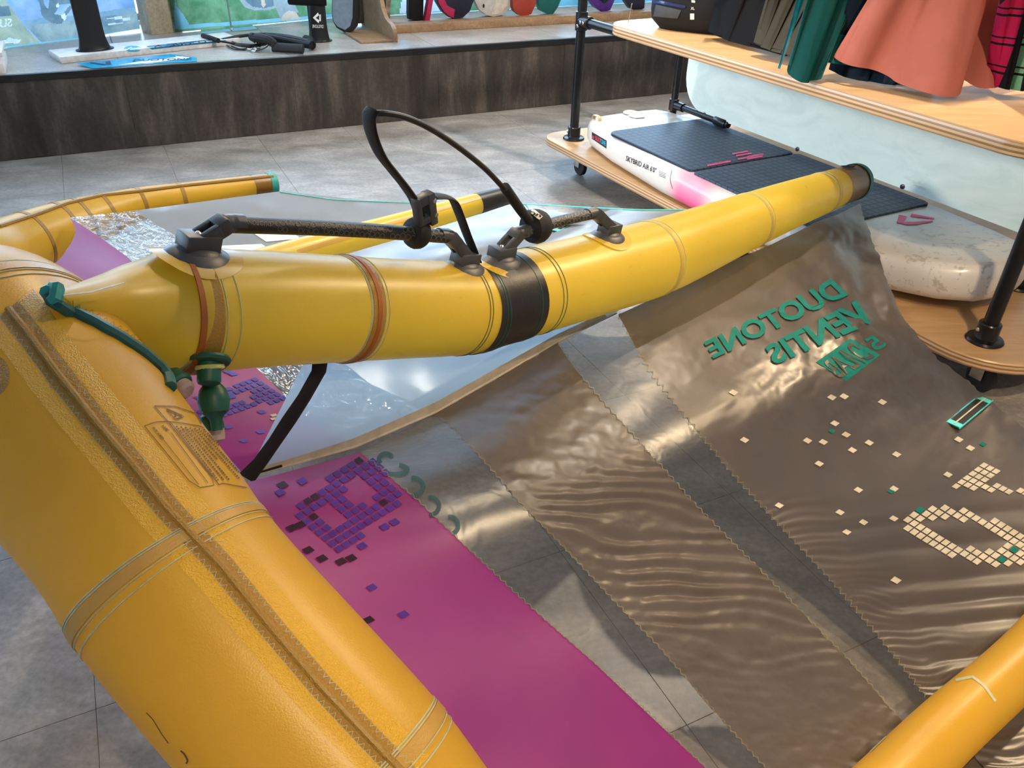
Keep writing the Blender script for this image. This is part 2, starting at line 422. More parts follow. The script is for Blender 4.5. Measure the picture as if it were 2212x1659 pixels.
M['p_white'] = film('print_white', (.70, .78, .80), (.85, .88, .88), 30)
M['p_green'] = film('print_green', (.10, .27, .12), (.26, .46, .26), 8)
M['p_skin'] = film('print_skin', (.72, .56, .42), (.80, .66, .50), 10)
def poster(label, a, c, zt, base, prints, texts=(), edge=None, fine=(0, 1)):
    d = (c-a); L = d.length; d = V((d.x, d.y, 0)).normalized(); nn = V((-d.y, d.x, 0))
    root = thing('window_poster', label, 'poster', a, 'backlit posters in the shop window')
    # one printed sheet: each small cell of the sheet takes the ink that covers it
    inks = [base]+[mt for mt, _ in prints]+(['p_white'] if texts else [])
    def span(u0, u1, n): return [u0+(u1-u0)*k/n for k in range(n)]
    us = span(0, fine[0], 12)+span(fine[0], fine[1], 210)+span(fine[1], L, 4)+[L]; zs = span(0, .30, 64)+span(.30, zt, 4)+[zt]
    P3 = lambda u, z: a+d*u+up*(z+(edge(u/L)*max(0, 1-z/.1) if edge else 0))
    tris = []
    for txt, bl, br, tr, tl in texts:
        uv, fs = text_mesh(txt, .02); q = [V(bl).lerp(V(br), u_).lerp(V(tl).lerp(V(tr), u_), v_) for u_, v_ in uv]
        tris += [[tuple(q[i]) for i in f] for f in fs]
    g = MB(); g.grid([[P3(u, z) for z in zs] for u in us]); g.mi = []
    for i in range(len(us)-1):
        for j in range(len(zs)-1):
            w = P3((us[i]+us[i+1])/2, (zs[j]+zs[j+1])/2)-EYE; dd = w.dot(CF); x = 1106+FPX*w.dot(CR)/dd; y = 829.5-FPX*w.dot(CU)/dd; m_ = 0
            for k, (mt, polys) in enumerate(prints):
                if any(inpoly(x, y, P) for P in polys): m_ = k+1
            if tris and any(inpoly(x, y, t_) for t_ in tris): m_ = len(inks)-1
            g.mi.append(m_)
    g.make('sheet', [M[k] for k in inks], root, False)
    return root
poster('pale blue sky and dune poster left of the timber post', PL(-1.6, -.14+.18, ZP+.004), PL(.89, 1.085, ZP+.004), .62, 'p_sky', [
    ('p_dune', [[(50, 45), (110, 36), (185, 32), (240, 22), (300, 15), (302, 66), (185, 84), (95, 98), (60, 60)]]),
    ('p_dune2', [[(50, 45), (110, 36), (185, 32), (240, 22), (300, 15), (300, 24), (185, 42), (62, 54)]]),
    ('p_olive', [[(-60, -60), (-20, -60), (12, 0), (55, 60), (92, 98), (0, 110), (-90, 125), (-90, 20)]]),
    ('p_cyan', [[(-90, 118), (0, 102), (95, 91), (185, 79), (303, 60), (303, 75), (185, 90), (95, 104), (0, 116), (-90, 130)]]),
    ('p_grey', [[(78, -10), (92, -10), (97, 12), (104, 20), (107, 0), (118, -10), (172, -8), (172, 6), (150, 8), (128, 10), (122, 24), (116, 30), (132, 33), (138, 44), (132, 52), (116, 51), (98, 42), (90, 32), (86, 10)], [(150, 12), (158, 14), (146, 30), (140, 36), (136, 30)], [(-10, 14), (18, 12), (24, 34), (-10, 36)]]),
    ('p_white', [[(0, 90), (12, 86), (20, 80), (30, 84), (46, 86), (40, 93), (20, 94), (0, 96)], [(121, 10), (127, 6), (128, 14), (122, 17)], [(132, 33), (140, 28), (144, 36), (140, 45), (134, 40)]]),
], [('WIND', (277, 49), (235, 54), (235, 38), (276, 31)), ('SU', (27, 57), (0, 60), (0, 42), (25, 39))], edge=lambda u: .012*math.sin(u*14), fine=(1.55, 2.50))
poster('green water poster with grey surfer right of the timber post', PL(1.09, .965, ZP+.004), PL(2.34, 1.27, ZP+.004), .62, 'p_green', [
    ('p_cyan', [[(375, 56), (520, 45), (665, 35), (720, 30), (720, 38), (665, 43), (520, 53), (375, 64)], [(378, -10), (382, 14), (398, 34), (411, 56), (376, 62)]]),
    ('p_lgrey', [[(517, -20), (518, 0), (528, 15), (548, 22), (580, 22), (596, 17), (590, -10), (570, -20)], [(580, -20), (622, -20), (645, 26), (632, 34), (608, 44), (598, 22)]]),
    ('p_grey', [[(530, -20), (530, 2), (544, 14), (570, 18), (592, 13), (586, -20)]]),
    ('p_skin', [[(606, 44), (612, 30), (624, 23), (638, 25), (650, 42)], [(564, -4), (570, -4), (574, 10), (569, 17), (564, 10)]]),
], fine=(0, 1.1))
poster('cyan and green poster behind the rack of boards', PL(2.42, 1.22, ZP+.004), PL(5.6, 1.27, ZP+.004), .62, 'p_cyan', [
    ('p_green', [[(790, -20), (870, -20), (870, 30), (790, 40)], [(1010, -20), (1040, -20), (1052, 24), (1015, 28)], [(1160, -20), (1168, -20), (1163, 20), (1152, 22)]]),
    ('p_white', [[(862, 30), (868, 0), (900, -10), (960, 10), (950, 24), (905, 28)], [(1020, -20), (1035, -20), (1035, 5), (1022, 2)]]),
    ('p_cyan', [[(790, 36), (1040, 22), (1350, 6), (1350, 14), (1040, 32), (790, 48)]]),
], fine=(0, 2.4))

# ------------------------------------------------------------------ the inflatable wing
AZ, RO = R(47), R(-4.8)
WS = V((math.cos(AZ), math.sin(AZ), 0)); WN_ = V((math.sin(AZ), -math.cos(AZ), 0))*math.cos(RO)+V((0, 0, 1))*math.sin(RO)
WU = WN_.cross(WS); WP = at(1060, 655, 1.699)
def pp(x, y, side=0): return atplane(x, y, WP, WN_)+WN_*side
def mir(p): return p-WN_*(2*(p-WP).dot(WN_))
def weave(nt, cc):
    return cc
def tube_fabric(name, c, tcol, rough, trans, glit=.5, scuff=.0):
    m, nt, b = new_mat(name); out = nt.nodes['Material Output']
    v = coords(nt); g = noise(nt, v, 5, 4); f = noise(nt, v, 420, 2, .7)
    cc = ramp(nt, g, [(.3, tuple(k*.93 for k in c)), (.7, tuple(min(1, k*1.05) for k in c))])
    if scuff:
        v3 = coords(nt, (16, 16, 60)); h = noise(nt, v3, 2.2, 8, .72, .6)
        v4 = coords(nt); h2 = noise(nt, v4, 3.2, 3)
        k1 = ramp(nt, h, [(.60, (0, 0, 0)), (.72, (scuff, scuff, scuff))]); k2 = ramp(nt, h2, [(.45, (0, 0, 0)), (.6, (1, 1, 1))])
        k3 = mixc(nt, 1, k1, k2, 'MULTIPLY'); cc = mixc(nt, k3, cc, (.22, .13, .03))
    nt.links.new(cc, b.inputs['Base Color'])
    b.inputs['Roughness'].default_value = rough; b.inputs['Specular IOR Level'].default_value = .55
    b.inputs['Coat Weight'].default_value = .15; b.inputs['Coat Roughness'].default_value = .3
    bump(nt, b, f, glit, .0009 if glit < .7 else .003)
    t = node(nt, 'ShaderNodeBsdfTranslucent'); t.inputs[0].default_value = c4(tcol)
    mx = node(nt, 'ShaderNodeMixShader'); mx.inputs[0].default_value = trans
    nt.links.new(b.outputs[0], mx.inputs[1]); nt.links.new(t.outputs[0], mx.inputs[2]); nt.links.new(mx.outputs[0], out.inputs[0]); return m
M['le'] = tube_fabric('golden_tube_cloth', (.74, .43, .035), (.95, .70, .15), .36, .42, .4)
M['strut'] = tube_fabric('lemon_tube_cloth', (.70, .48, .045), (.95, .82, .22), .36, .38, .15, .6)
M['amber'] = tube_fabric('amber_doubled_cloth', (.24, .115, .008), (.5, .28, .02), .35, .12)
M['tape'] = tube_fabric('brown_seam_tape', (.46, .26, .04), (.6, .4, .08), .25, .25, .9)
M['bandtape'] = tube_fabric('tan_band_tape', (.60, .37, .08), (.75, .5, .14), .35, .3, .6)
M['rust'] = plain('rust_red_binding', (.32, .09, .008), .6)
M['thread'] = plain('grey_green_thread', (.40, .42, .28), .6)
M['dthread'] = plain('dark_green_thread', (.10, .13, .06), .6)
M['teal'] = plain('teal_webbing', (.025, .30, .26), .55, bmp=.3)
M['tealdark'] = plain('dark_teal_piping', (.005, .085, .075), .5)
M['aqua'] = plain('aqua_edge_tape', (.06, .55, .55), .5)
M['blackband'] = plain('black_coated_band', (.012, .011, .010), .42, bmp=.2)
M['web'] = plain('black_webbing', (.006, .006, .008), .75, bmp=.5, scale=60)
M['print'] = plain('dark_brown_print', (.10, .05, .012), .6)
wing = thing('inflatable_wing', 'large yellow inflatable foil wing lying upside down with magenta and grey canopy', 'wing', (.45, 1.5, 0))

class Tube:
    """swept inflated tube; pts = [(point, radius)]"""
    def __init__(s, pts, n=40, sub=10, ref=(0, 0, 1)):
        sp = spline([V((*p, r)) if False else V((p.x, p.y, p.z, r)) for p, r in pts], sub)
        s.p = [V((q[0], q[1], q[2])) for q in sp]; s.r = [q[3] for q in sp]; s.fr = frames(s.p, ref); s.n = n
        s.px = []
        for q in s.p:
            w = q-EYE; d = w.dot(CF); s.px.append((1106+FPX*w.dot(CR)/d, 829.5-FPX*w.dot(CU)/d) if d > .05 else (9e9, 9e9))
    def ring(s, i, dr=0, n=None):
        """ring at fractional index i"""
        i = max(0, min(len(s.p)-1.001, i)); k = int(i); t = i-k; n = n or s.n
        c = s.p[k].lerp(s.p[k+1], t); r = s.r[k]*(1-t)+s.r[k+1]*t+dr; a = s.fr[k][0].lerp(s.fr[k+1][0], t).normalized(); b = s.fr[k][1].lerp(s.fr[k+1][1], t).normalized()
        return [c+a*(r*math.cos(2*math.pi*j/n))+b*(r*math.sin(2*math.pi*j/n)) for j in range(n)]
    def idx(s, x, y):
        """index of the centre line point that shows nearest to pixel x, y"""
        best = (9e9, 0)
        for i in range(len(s.px)-1):
            (x0, y0), (x1, y1) = s.px[i], s.px[i+1]; L = (x1-x0)**2+(y1-y0)**2
            if L > 1e12 or L == 0: continue
            t = max(0, min(1, ((x-x0)*(x1-x0)+(y-y0)*(y1-y0))/L)); d = (x0+t*(x1-x0)-x)**2+(y0+t*(y1-y0)-y)**2
            if d < best[0]: best = (d, i+t)
        return best[1]
    def arc(s, i):
        """metres per index step"""
        k = int(max(0, min(len(s.p)-2, i))); return (s.p[k+1]-s.p[k]).length
    def body(s, mb, i0=0, i1=None, dr=0, step=1., caps=(False, False)):
        i1 = len(s.p)-1 if i1 is None else i1; m = max(2, int((i1-i0)/step)+1)
        rows = [s.ring(i0+(i1-i0)*k/(m-1), dr) for k in range(m)]; mb.grid(rows, True); n = s.n
        if caps[0]: mb.add(rows[0], [tuple(range(n-1, -1, -1))])
        if caps[1]: mb.add(rows[-1], [tuple(range(n))])
        return mb
    def band(s, mb, i, w, h):
        """raised flat band of width w (m) and height h around the tube at index i"""
        di = w/2/max(1e-6, s.arc(i)); rows = [s.ring(i-di, .0), s.ring(i-di, h), s.ring(i+di, h), s.ring(i+di, .0)]; mb.grid(rows, True)

C0 = pp(18, 786)
le_near = [(at(281, 1100, .935), .121), (at(422, 1299, .905), .119), (at(741, 1659, .875), .119)]
N4 = le_near[2][0]+(le_near[2][0]-le_near[1][0])*1.3; N5 = V((.80, -.06, .20)); N6 = V((1.5, .35, .085)); N7 = V((1.74, .80, .062))
le_far = [(at(592, 397, 3.30), .044), (at(542, 403, 3.24), .043), (at(394, 426, 3.10), .054), (at(290, 443, 3.0), .061), (at(145, 494, 2.84), .096), (at(0, 548, 2.62), .106), (at(-90, 582, 2.35), .112), (at(-175, 640, 1.9), .118), (at(-190, 690, 1.42), .124), (at(-100, 738, 1.12), .130)]
LE = Tube(le_far+[(C0, .137)]+le_near+[(N4, .113), (N5, .095), (N6, .07), (N7, .05)], 48, 10)
lm = MB(); LE.body(lm, caps=(True, True)); le_bvh = bvh_of(lm); leo = lm.make('leading_edge', M['le'], wing, angle=60)
SC = [((350, 674), .0875), ((400, 674), .091), ((565, 668), .0915), ((850, 668), .0925), ((1000, 666), .095), ((1060, 652), .0955), ((1120, 637), .0965), ((1290, 592), .0995), ((1430, 552), .1000), ((1600, 484), .0860), ((1700, 445), .078), ((1790, 412), .0695), ((1848, 392), .0625)]
NOSE = [(at(116, 648, .915), .010), (at(178, 653, .975), .024), (at(238, 658, 1.04), .041), (at(300, 664, 1.10), .064)]
ST = Tube(NOSE+[(pp(*p), r) for p, r in SC], 48, 8)
sm = MB(); ST.body(sm, caps=(True, False)); st_bvh = bvh_of(sm); sto = sm.make('centre_strut', M['strut'], wing, angle=60)

# canopy surface: control rows from the centre line out to the wing tip
row0 = [pp(x, y) for x, y in ((530, 1030), (765, 965), (940, 890), (1200, 740), (1320, 672), (1450, 622), (1640, 530), (1858, 434))]
def lin(a, b, sag=0, n=8, pw=1.):
    return [a.lerp(b, (k/(n-1))**pw)-V((0, 0, sag*math.sin(math.pi*(k/(n-1))**.7))) for k in range(n)]
def leb(p, r): return p+WS*(r*.75)-V((0, 0, r*.55))
row1 = lin(leb(*le_near[0]), at(1950, 680, 2.38), .13)
row2 = lin(leb(le_near[1][0].lerp(le_near[2][0], .6), .119), at(2130, 858, 2.42), .14)
e3 = V((1.66, 1.56, .05)); f3 = leb(N4.lerp(le_near[2][0], .5), .115)
row3 = [f3, V((.30, .52, .30)), V((.53, .69, .10)), V((.75, .86, .035)), V((.94, 1.0, .03)), V((1.13, 1.15, .03)), V((1.38, 1.34, .035)), e3]
row4 = lin(leb(N5, .095), V((1.80, 1.02, .05)), .03)
row5 = lin(leb(N6, .06), N7+V((.0, .05, -.01)), .0)
ctrl = [row0, row1, row2, row3, row4, row5]
cs = [spline(r, 8) for r in ctrl]; cr = [spline([cs[k][i] for k in range(6)], 12) for i in range(len(cs[0]))]
surf = MB(); surf.grid(cr); sn = bvh_of(surf)
surf_f = MB(); surf_f.grid([[mir(p) for p in r] for r in cr]); sf = bvh_of(surf_f)

M['grey_cloth'] = thin_fabric('smoke_grey_ripstop', (.105, .080, .060), .26, (.34, .28, .23), .40, .6, (30, 30, 30), .55, .005, .08, .1, 1.2, coat=.6)
M['crinkle_cloth'] = thin_fabric('crinkled_grey_ripstop', (.092, .070, .053), .26, (.34, .28, .23), .36, .7, (11, 11, 11), .8, .012, .08, .1, 1.5, coat=.7)
M['grey_cloth_lit'] = thin_fabric('grey_ripstop_window_lit', (.22, .21, .20), .25, (.42, .42, .44), .24, .9, (15, 15, 15), .8, .012, .06, .1, 1.5, coat=1.)  # copy of the grey ripstop, window sheen put into its lighter base colour
M['magenta'] = thin_fabric('magenta_ripstop', (.28, .018, .15), .36, (.66, .11, .56), .5, .3, (40, 40, 40), .25, .002, .0, .1, .5, coat=.35)
M['film'] = clear_film('clear_window_film', (0.88, .87, .84), .28, (9, 9, 9), .45, .006, .05, base=.04)
M['film_c'] = clear_film('crumpled_window_film', (.80, .80, .80), .10, (26, 26, 26), .9, .02, .12, base=.10)
M['profile'] = thin_fabric('translucent_profile_film', (.30, .40, .47), .62, (.48, .62, .72), .25, .5, (9, 9, 60), .35, .003, .24, .06)
M['cream'] = plain('cream_print', (.50, .45, .35), .75, spec=.12)
M['blueprint'] = plain('violet_blue_print', (.075, .028, .22), .75, spec=.12)
M['blackprint'] = plain('black_print', (.03, .012, .03), .75, spec=.12)
M['tealprint'] = plain('teal_print', (.008, .15, .12), .75, spec=.12)
M['whiteprint'] = plain('white_print', (.85, .86, .86), .35)
M['seamtape'] = plain('cream_seam_tape', (.42, .38, .31), .5)

def panel(name, bvh, L, Rr, mat, n=70, k=26, off=0., wr=None):
    L = resample([(*p, 0) for p in L], n); Rr = resample([(*p, 0) for p in Rr], n); rows = []
    for a, b in zip(L, Rr): rows.append([hit(bvh, a.x+(b.x-a.x)*j/k, a.y+(b.y-a.y)*j/k, off+(wr(a.x+(b.x-a.x)*j/k, a.y+(b.y-a.y)*j/k, j/k) if wr else 0)) for j in range(k+1)])
    mb = MB(); ids = {}; 
    for i, r in enumerate(rows):
        for j, p in enumerate(r):
            if p is not None: ids[i, j] = len(mb.v); mb.v.append(p)
    for i in range(n-1):
        for j in range(k):
            q = [(i, j), (i, j+1), (i+1, j+1), (i+1, j)]; q = [ids[z] for z in q if z in ids]
            if len(q) >= 3: mb.f.append(tuple(q)); mb.mi.append(0)
    mb.make(name, mat, wing, angle=80); return bvh_of(mb)
TEP = [(1858, 438), (1876, 467), (1897, 522), (1918, 568), (1948, 636), (1993, 710), (2033, 758), (2097, 814), (2132, 852), (2188, 893), (2215, 905), (2320, 960), (2480, 1080)]
def sst(a, b, x): t = max(0, min(1, (x-a)/(b-a))); return t*t*(3-2*t)
from mathutils import noise as mnoise
def wrinkle_main(x, y, u):
    # long gathers running from the stitched seam, plus loose crumpling near the tail
    ph = (y+.10*(x-1700)+18*mnoise.noise(V((x*.004, y*.004, 1))))/58+.35*mnoise.noise(V((x*.002, y*.01, 3)))
    g = sst(1020, 1200, y)*(.35+.65*sst(0, .15, u))
    w = .0085*g*(abs(math.sin(math.pi*ph))**1.4-.5)*(.6+.6*mnoise.noise(V((x*.003, y*.02, 7))))
    f = (y+.05*x)/17+1.5*mnoise.noise(V((x*.01, y*.01, 5))); w += .002*sst(1000, 1150, y)*math.exp(-u*9)*math.sin(2*math.pi*f)
    c = mnoise.fractal(V((x*.011+y*.006, y*.009-x*.003, 2)), 1, 2, 5); w += .009*sst(1080, 720, y)*c*(.35+sst(1500, 1850, x))
    tx = 1865
    for (xa, ya), (xb, yb) in zip(TEP[:-1], TEP[1:]):
        if ya <= y <= yb: tx = xa+(xb-xa)*(y-ya)/(yb-ya)
    q = max(0, tx-x); e = math.exp(-q/110)*sst(930, 820, y)*sst(430, 520, y)
    w += .0075*e*math.sin(q/15+2.6*mnoise.noise(V((x*.008, y*.008, 9))))+.006*e*mnoise.fractal(V((x*.03, y*.02, 4)), 1, 2, 3)
    return w
def wrinkle_mid(x, y, u):
    ph = (y-.10*x+14*mnoise.noise(V((x*.006, y*.006, 1))))/31+1.1*mnoise.noise(V((x*.004, y*.012, 3)))
    g = sst(940, 1100, y)*sst(0, .35, u)*sst(1480, 1330, y)+.15
    return .0034*g*math.sin(2*math.pi*ph)*(.7+.7*mnoise.noise(V((x*.006, y*.02, 7))))+.0025*mnoise.fractal(V((x*.02, y*.03, 2)), 1, 2, 4)
S1 = [(765, 965), (900, 1080), (1114, 1283), (1285, 1433), (1524, 1659), (1700, 1830)]
S2 = [(913, 896), (956, 901), (1003, 948), (1128, 1092), (1206, 1171), (1329, 1302), (1422, 1397), (1584, 1548), (1652, 1659), (1800, 1830)]
S2 = [(913, 896), (956, 903), (1004, 950), (1128, 1092), (1206, 1171), (1329, 1302), (1422, 1397), (1540, 1535), (1652, 1659), (1790, 1810)]
S3 = [(1203, 740), (1245, 800), (1303, 869), (1379, 952), (1500, 1089), (1600, 1191), (1651, 1241), (1835, 1428), (1947, 1557), (2120, 1757)]
S4 = [(1335, 680), (1401, 799), (1511, 938), (1595, 1039), (1692, 1144), (1784, 1241), (1905, 1384), (2000, 1505), (2160, 1700)]
P1L = [(470, 1045), (600, 1200), (760, 1380), (900, 1560), (1020, 1760), (1080, 1900)]
panel('magenta_panel', sn, P1L, S1, M['magenta'])
panel('clear_window_panel', sn, S1, S2, M['film'])
panel('grey_canopy_panel', sn, S2, S3, M['grey_cloth'], 260, 90, 0, wrinkle_mid)
panel('clear_window_panel', sn, S3, S4, M['film'])
sm_main = panel('grey_canopy_panel', sn, S4+[(2300, 1860)], TEP+[(2900, 1500)], M['crinkle_cloth'], 260, 190, 0, wrinkle_main)
b = MB(); b.grid([[p-V((0, 0, .006)) for p in r[37:]] for r in cr]); b.make('grey_canopy_panel', M['grey_cloth'], wing, angle=80)
# far half
F1 = [(765, 965), (660, 900), (560, 800), (420, 690), (275, 555), (210, 508), (150, 470)]
F2 = [(940, 890), (800, 830), (690, 740), (560, 640), (430, 540), (330, 480), (290, 455)]
FT = [(1858, 438), (1600, 452), (1380, 452), (1296, 448), (1224, 444), (1100, 438), (900, 437), (720, 430), (605, 413)]
FSm = [(1100, 750), (760, 600), (860, 490), (1090, 422)]
panel('magenta_panel', sf, [(530, 1030), (420, 900), (300, 800), (180, 700), (60, 610), (130, 560), (170, 500)], F1, M['magenta'], 60, 30)
panel('clear_window_panel', sf, F1, F2, M['film_c'], 60, 20)
panel('grey_canopy_panel', sf, F2, [(1200, 740), (1000, 640), (880, 560), (800, 520), (720, 480), (640, 440), (606, 413)], M['grey_cloth_lit'], 60, 30)
panel('grey_canopy_panel', sf, [(1200, 740), (1000, 640), (880, 560), (800, 520), (720, 480), (640, 440), (606, 413)], [(1858, 438), (1600, 452), (1380, 452), (1224, 444), (1000, 438), (800, 434), (606, 413)], M['grey_cloth_lit'], 60, 40)
# profile film between strut and canopy
b = MB(); A = resample([(*p, 0) for p in ((678, 740), (850, 700), (1010, 690), (1130, 660), (1330, 610))], 50); B = resample([(*p, 0) for p in ((532, 1030), (640, 1000), (765, 965), (940, 890), (1200, 740), (1335, 672))], 50)
b.grid([[pp(a.x+(c.x-a.x)*k/14, a.y+(c.y-a.y)*k/14) for k in range(15)] for a, c in zip(A, B)]); pbv = bvh_of(b)
prof = b.make('profile_panel', M['profile'], wing, angle=80)
b = MB(); b.tube([pp(x, y, .002) for x, y in ((532, 1029), (640, 999), (765, 964), (940, 889), (1070, 815), (1200, 739), (1330, 676))], .0028, 6); b.make('piping', M['seamtape'], prof)
b = MB(); ribbon_on(b, pbv, [(560, 1008), (640, 985), (765, 945), (940, 868), (1200, 722), (1300, 676)], [(540, 1026), (640, 998), (765, 962), (940, 887), (1200, 738), (1310, 683)], 40, 2, .002); b.make('hem_tape', M['seamtape'], prof)
b = MB(); b.tube([pp(x, y, .004) for x, y in ((690, 770), (686, 800), (655, 855), (622, 905), (592, 950), (560, 995), (530, 1030))], [.017, .017, .0165, .018, .0165, .0175, .022], 10, True, .22, WS); b.make('webbing_strap', M['web'], wing)
b = MB(); b.box(pp(555, 1022), (pp(600, 1008)-pp(555, 1022)).normalized(), WN_, WU, 0, .05, -.004, .004, -.003, .004, .001); b.make('strap_end', M['web'], wing)
# trailing edge tape, battens, stitched seams
def rim(bvh, pts, r, mat, name, off=.001, n=60):
    P = [hit(bvh, p.x, p.y, off) for p in resample([(*q, 0) for q in pts], n)]; P = [p for p in P if p is not None]
    if len(P) > 2: b = MB(); b.tube(P, r, 6); return b.make(name, mat, wing)
rim(sn, [(x-2, y+2) for x, y in TEP[:-2]], .0024, M['aqua'], 'trailing_edge_tape')
rim(sf, [(x, y+2) for x, y in FT], .0024, M['aqua'], 'trailing_edge_tape')
def zigzag(bvh, line, amp, step, w, mat, name, parent=wing, off=.002):
    L = sum(math.dist(a, b) for a, b in zip(line[:-1], line[1:])); P = resample([(*p, 0) for p in line], max(3, int(L/step))); pts = []
    for i, p in enumerate(P):
        d = (P[min(i+1, len(P)-1)]-P[max(0, i-1)]).normalized(); s = amp if i % 2 else -amp; pts.append((p.x-d.y*s, p.y+d.x*s))
    b = MB(); stroke_on(b, bvh, pts, w, off); 
    if b.v: return b.make(name, mat, parent, False)
M['seamthread'] = plain('olive_canopy_thread', (.17, .155, .10), .7)
for line, a in ((S1[:-1], 3), (S2[1:-1], 3), (S3[:-1], 3), (S4[:-1], 5)):
    zigzag(sn, [p for p in line], a, 9, 1.7, M['seamthread'], 'stitched_seam')
def batten(bvh, p, q, w, sgn=1):
    a = hit(bvh, *p, .004); c = hit(bvh, *q, .004); d = (c-a).normalized(); L = (c-a).length
    up_ = V((0, 0, 1)); s = d.cross(up_).normalized(); u = s.cross(d)
    b = MB(); b.box(a, d, s, u, 0, L, -w/2, w/2, -.003, .002, .001); o = b.make('batten_pocket', M['web'], wing)
    b = MB(); b.tube([a+d*.01+u*.004, c-d*.01+u*.004], .0022, 6); b.make('batten_rod', M['cream'], o)
    b = MB()
    for k in (-1, 1): b.tube([a+s*(k*w/2)+u*.002, c+s*(k*w/2)+u*.002], .002, 5)
    for t in (.06, .92): b.box(a+d*(L*t), d, s, u, -.012, .012, -w/2, w/2, .001, .004)
    b.make('binding', M['aqua'], o)
batten(sn, (2055, 922), (2128, 862), .038); batten(sf, (1195, 502), (1262, 466), .038)

# second struts: slim tubes lying on each half
def slim(pts, endmat, nm='side_strut', mt=None):
    T = Tube(pts, 28, 8); b = MB(); T.body(b, 0, None, 0, 1, (True, True)); bv = bvh_of(b); o = b.make(nm, mt or M['le'], wing, angle=60)
    b = MB(); i1 = len(T.p)-1; T.body(b, i1-.14/T.arc(i1-1), i1, .0012, .5, (False, True)); b.make('end_sleeve', endmat, o); return T, bv, o
z0 = .062
T1, t1b, t1o = slim([(V((.12, .37, .30)), .03), (V((.36, .56, .17)), .048), (atz(1900, 1718, .085), .058), (atz(2050, 1572, .08), .058), (atz(2212, 1424, .075), .056), (V((1.36, 1.34, .07)), .05), (V((1.66, 1.58, .06)), .04)], M['amber'])
T2, t2b, t2o = slim([(at(170, 690, 1.72), .046), (at(330, 640, 2.05), .050), (at(470, 600, 2.33), .05), (at(640, 548, 2.60), .047), (at(860, 488, 2.86), .044), (at(1000, 449, 3.0), .040), (at(1095, 422, 3.1), .034)], M['blackband'], mt=M['strut'])
b = MB(); stroke_on(b, t1b, [(1880, 1625), (1990, 1520), (2090, 1440), (2212, 1325)], 3, .001, 20); stroke_on(b, t1b, [(2065, 1470), (2100, 1462), (2125, 1480), (2150, 1515)], 6, .001, 10); b.make('stitching', M['thread'], t1o)
b = MB(); ribbon_on(b, t2b, [(640, 540), (860, 474), (1085, 408)], [(650, 548), (862, 482), (1085, 416)], 30, 2, .001); b.make('seam_tape', M['bandtape'], t2o)

# ---- leading edge dressing
seam = [(18, 668), (60, 720), (130, 815), (210, 915), (290, 1010), (360, 1098), (480, 1225), (580, 1350), (690, 1480), (800, 1597), (880, 1680)]
def offs(line, d):
    P = [V((*p, 0)) for p in line]; out = []
    for i, p in enumerate(P):
        t = (P[min(i+1, len(P)-1)]-P[max(0, i-1)]).normalized(); out.append((p.x-t.y*d, p.y+t.x*d))
    return out
b = MB(); ribbon_on(b, le_bvh, offs(seam, -26), offs(seam, 26), 60, 5, .0008); b.make('seam_tape', M['tape'], leo)
b = MB(); P = [hit(le_bvh, p.x, p.y, .001) for p in resample([(*q, 0) for q in seam], 60)]; b.tube([p for p in P if p], .0042, 8); b.make('seam_cord', M['tape'], leo)
zigzag(le_bvh, offs(seam, -24), 7, 9, 2.0, M['thread'], 'stitching', leo); zigzag(le_bvh, offs(seam, 24), 7, 9, 2.0, M['thread'], 'stitching', leo)
# paler doubled strips either side
M['le2'] = tube_fabric('golden_doubled_cloth', (.84, .50, .03), (.95, .66, .10), .22, .25, 1.)
b = MB(); ribbon_on(b, le_bvh, offs(seam, -68), offs(seam, -28), 60, 4, .0005); ribbon_on(b, le_bvh, offs(seam, 28), offs(seam, 66), 60, 4, .0005); b.make('seam_allowance', M['le2'], leo)
def lebands(tube, px, parent, w1=.022, mat1=None, rust=False):
    for (x, y) in px:
        i = tube.idx(x, y); b = MB(); tube.band(b, i, w1, .0018); b.make('seam_band', mat1 or M['tape'], parent)
        b = MB()
        for dx in (-w1*.5-.004, -w1*.5-.0015, w1*.5+.002, w1*.5+.010): tube.band(b, i+dx/tube.arc(i), .0012, .0012)
        b.make('stitching', M['thread'], parent)
        if rust: b = MB(); tube.band(b, i, .0085, .003); b.make('rust_binding', M['rust'], parent)
lebands(LE, [(412, 1218), (812, 1662)], leo, .012, M['bandtape'])
lebands(LE, [(20, 786)], leo, .012, M['bandtape'])
for (x, y) in [(70, 525), (140, 497), (180, 480), (232, 460), (305, 445), (392, 428)]:
    i = LE.idx(x, y); b = MB(); LE.band(b, i, .014, .0018); b.make('seam_band', M['tape'], leo)
b = MB(); LE.body(b, 0, LE.idx(545, 403), .0015, .5); b.make('tip_sleeve', M['amber'], leo)
b = MB(); LE.body(b, 0, .035/LE.arc(0), .003, .25, (True, False)); b.make('end_cap', M['teal'], leo)
b = MB(); P = [hit(le_bvh, p.x, p.y, .002) for p in resample([(x, y, 0) for x, y in ((-2, 490), (80, 464), (145, 440), (220, 423), (289, 415), (400, 401), (590, 381))], 40)]; b.tube([p for p in P if p], .007, 6); b.make('seam_cord', M['tape'], leo)
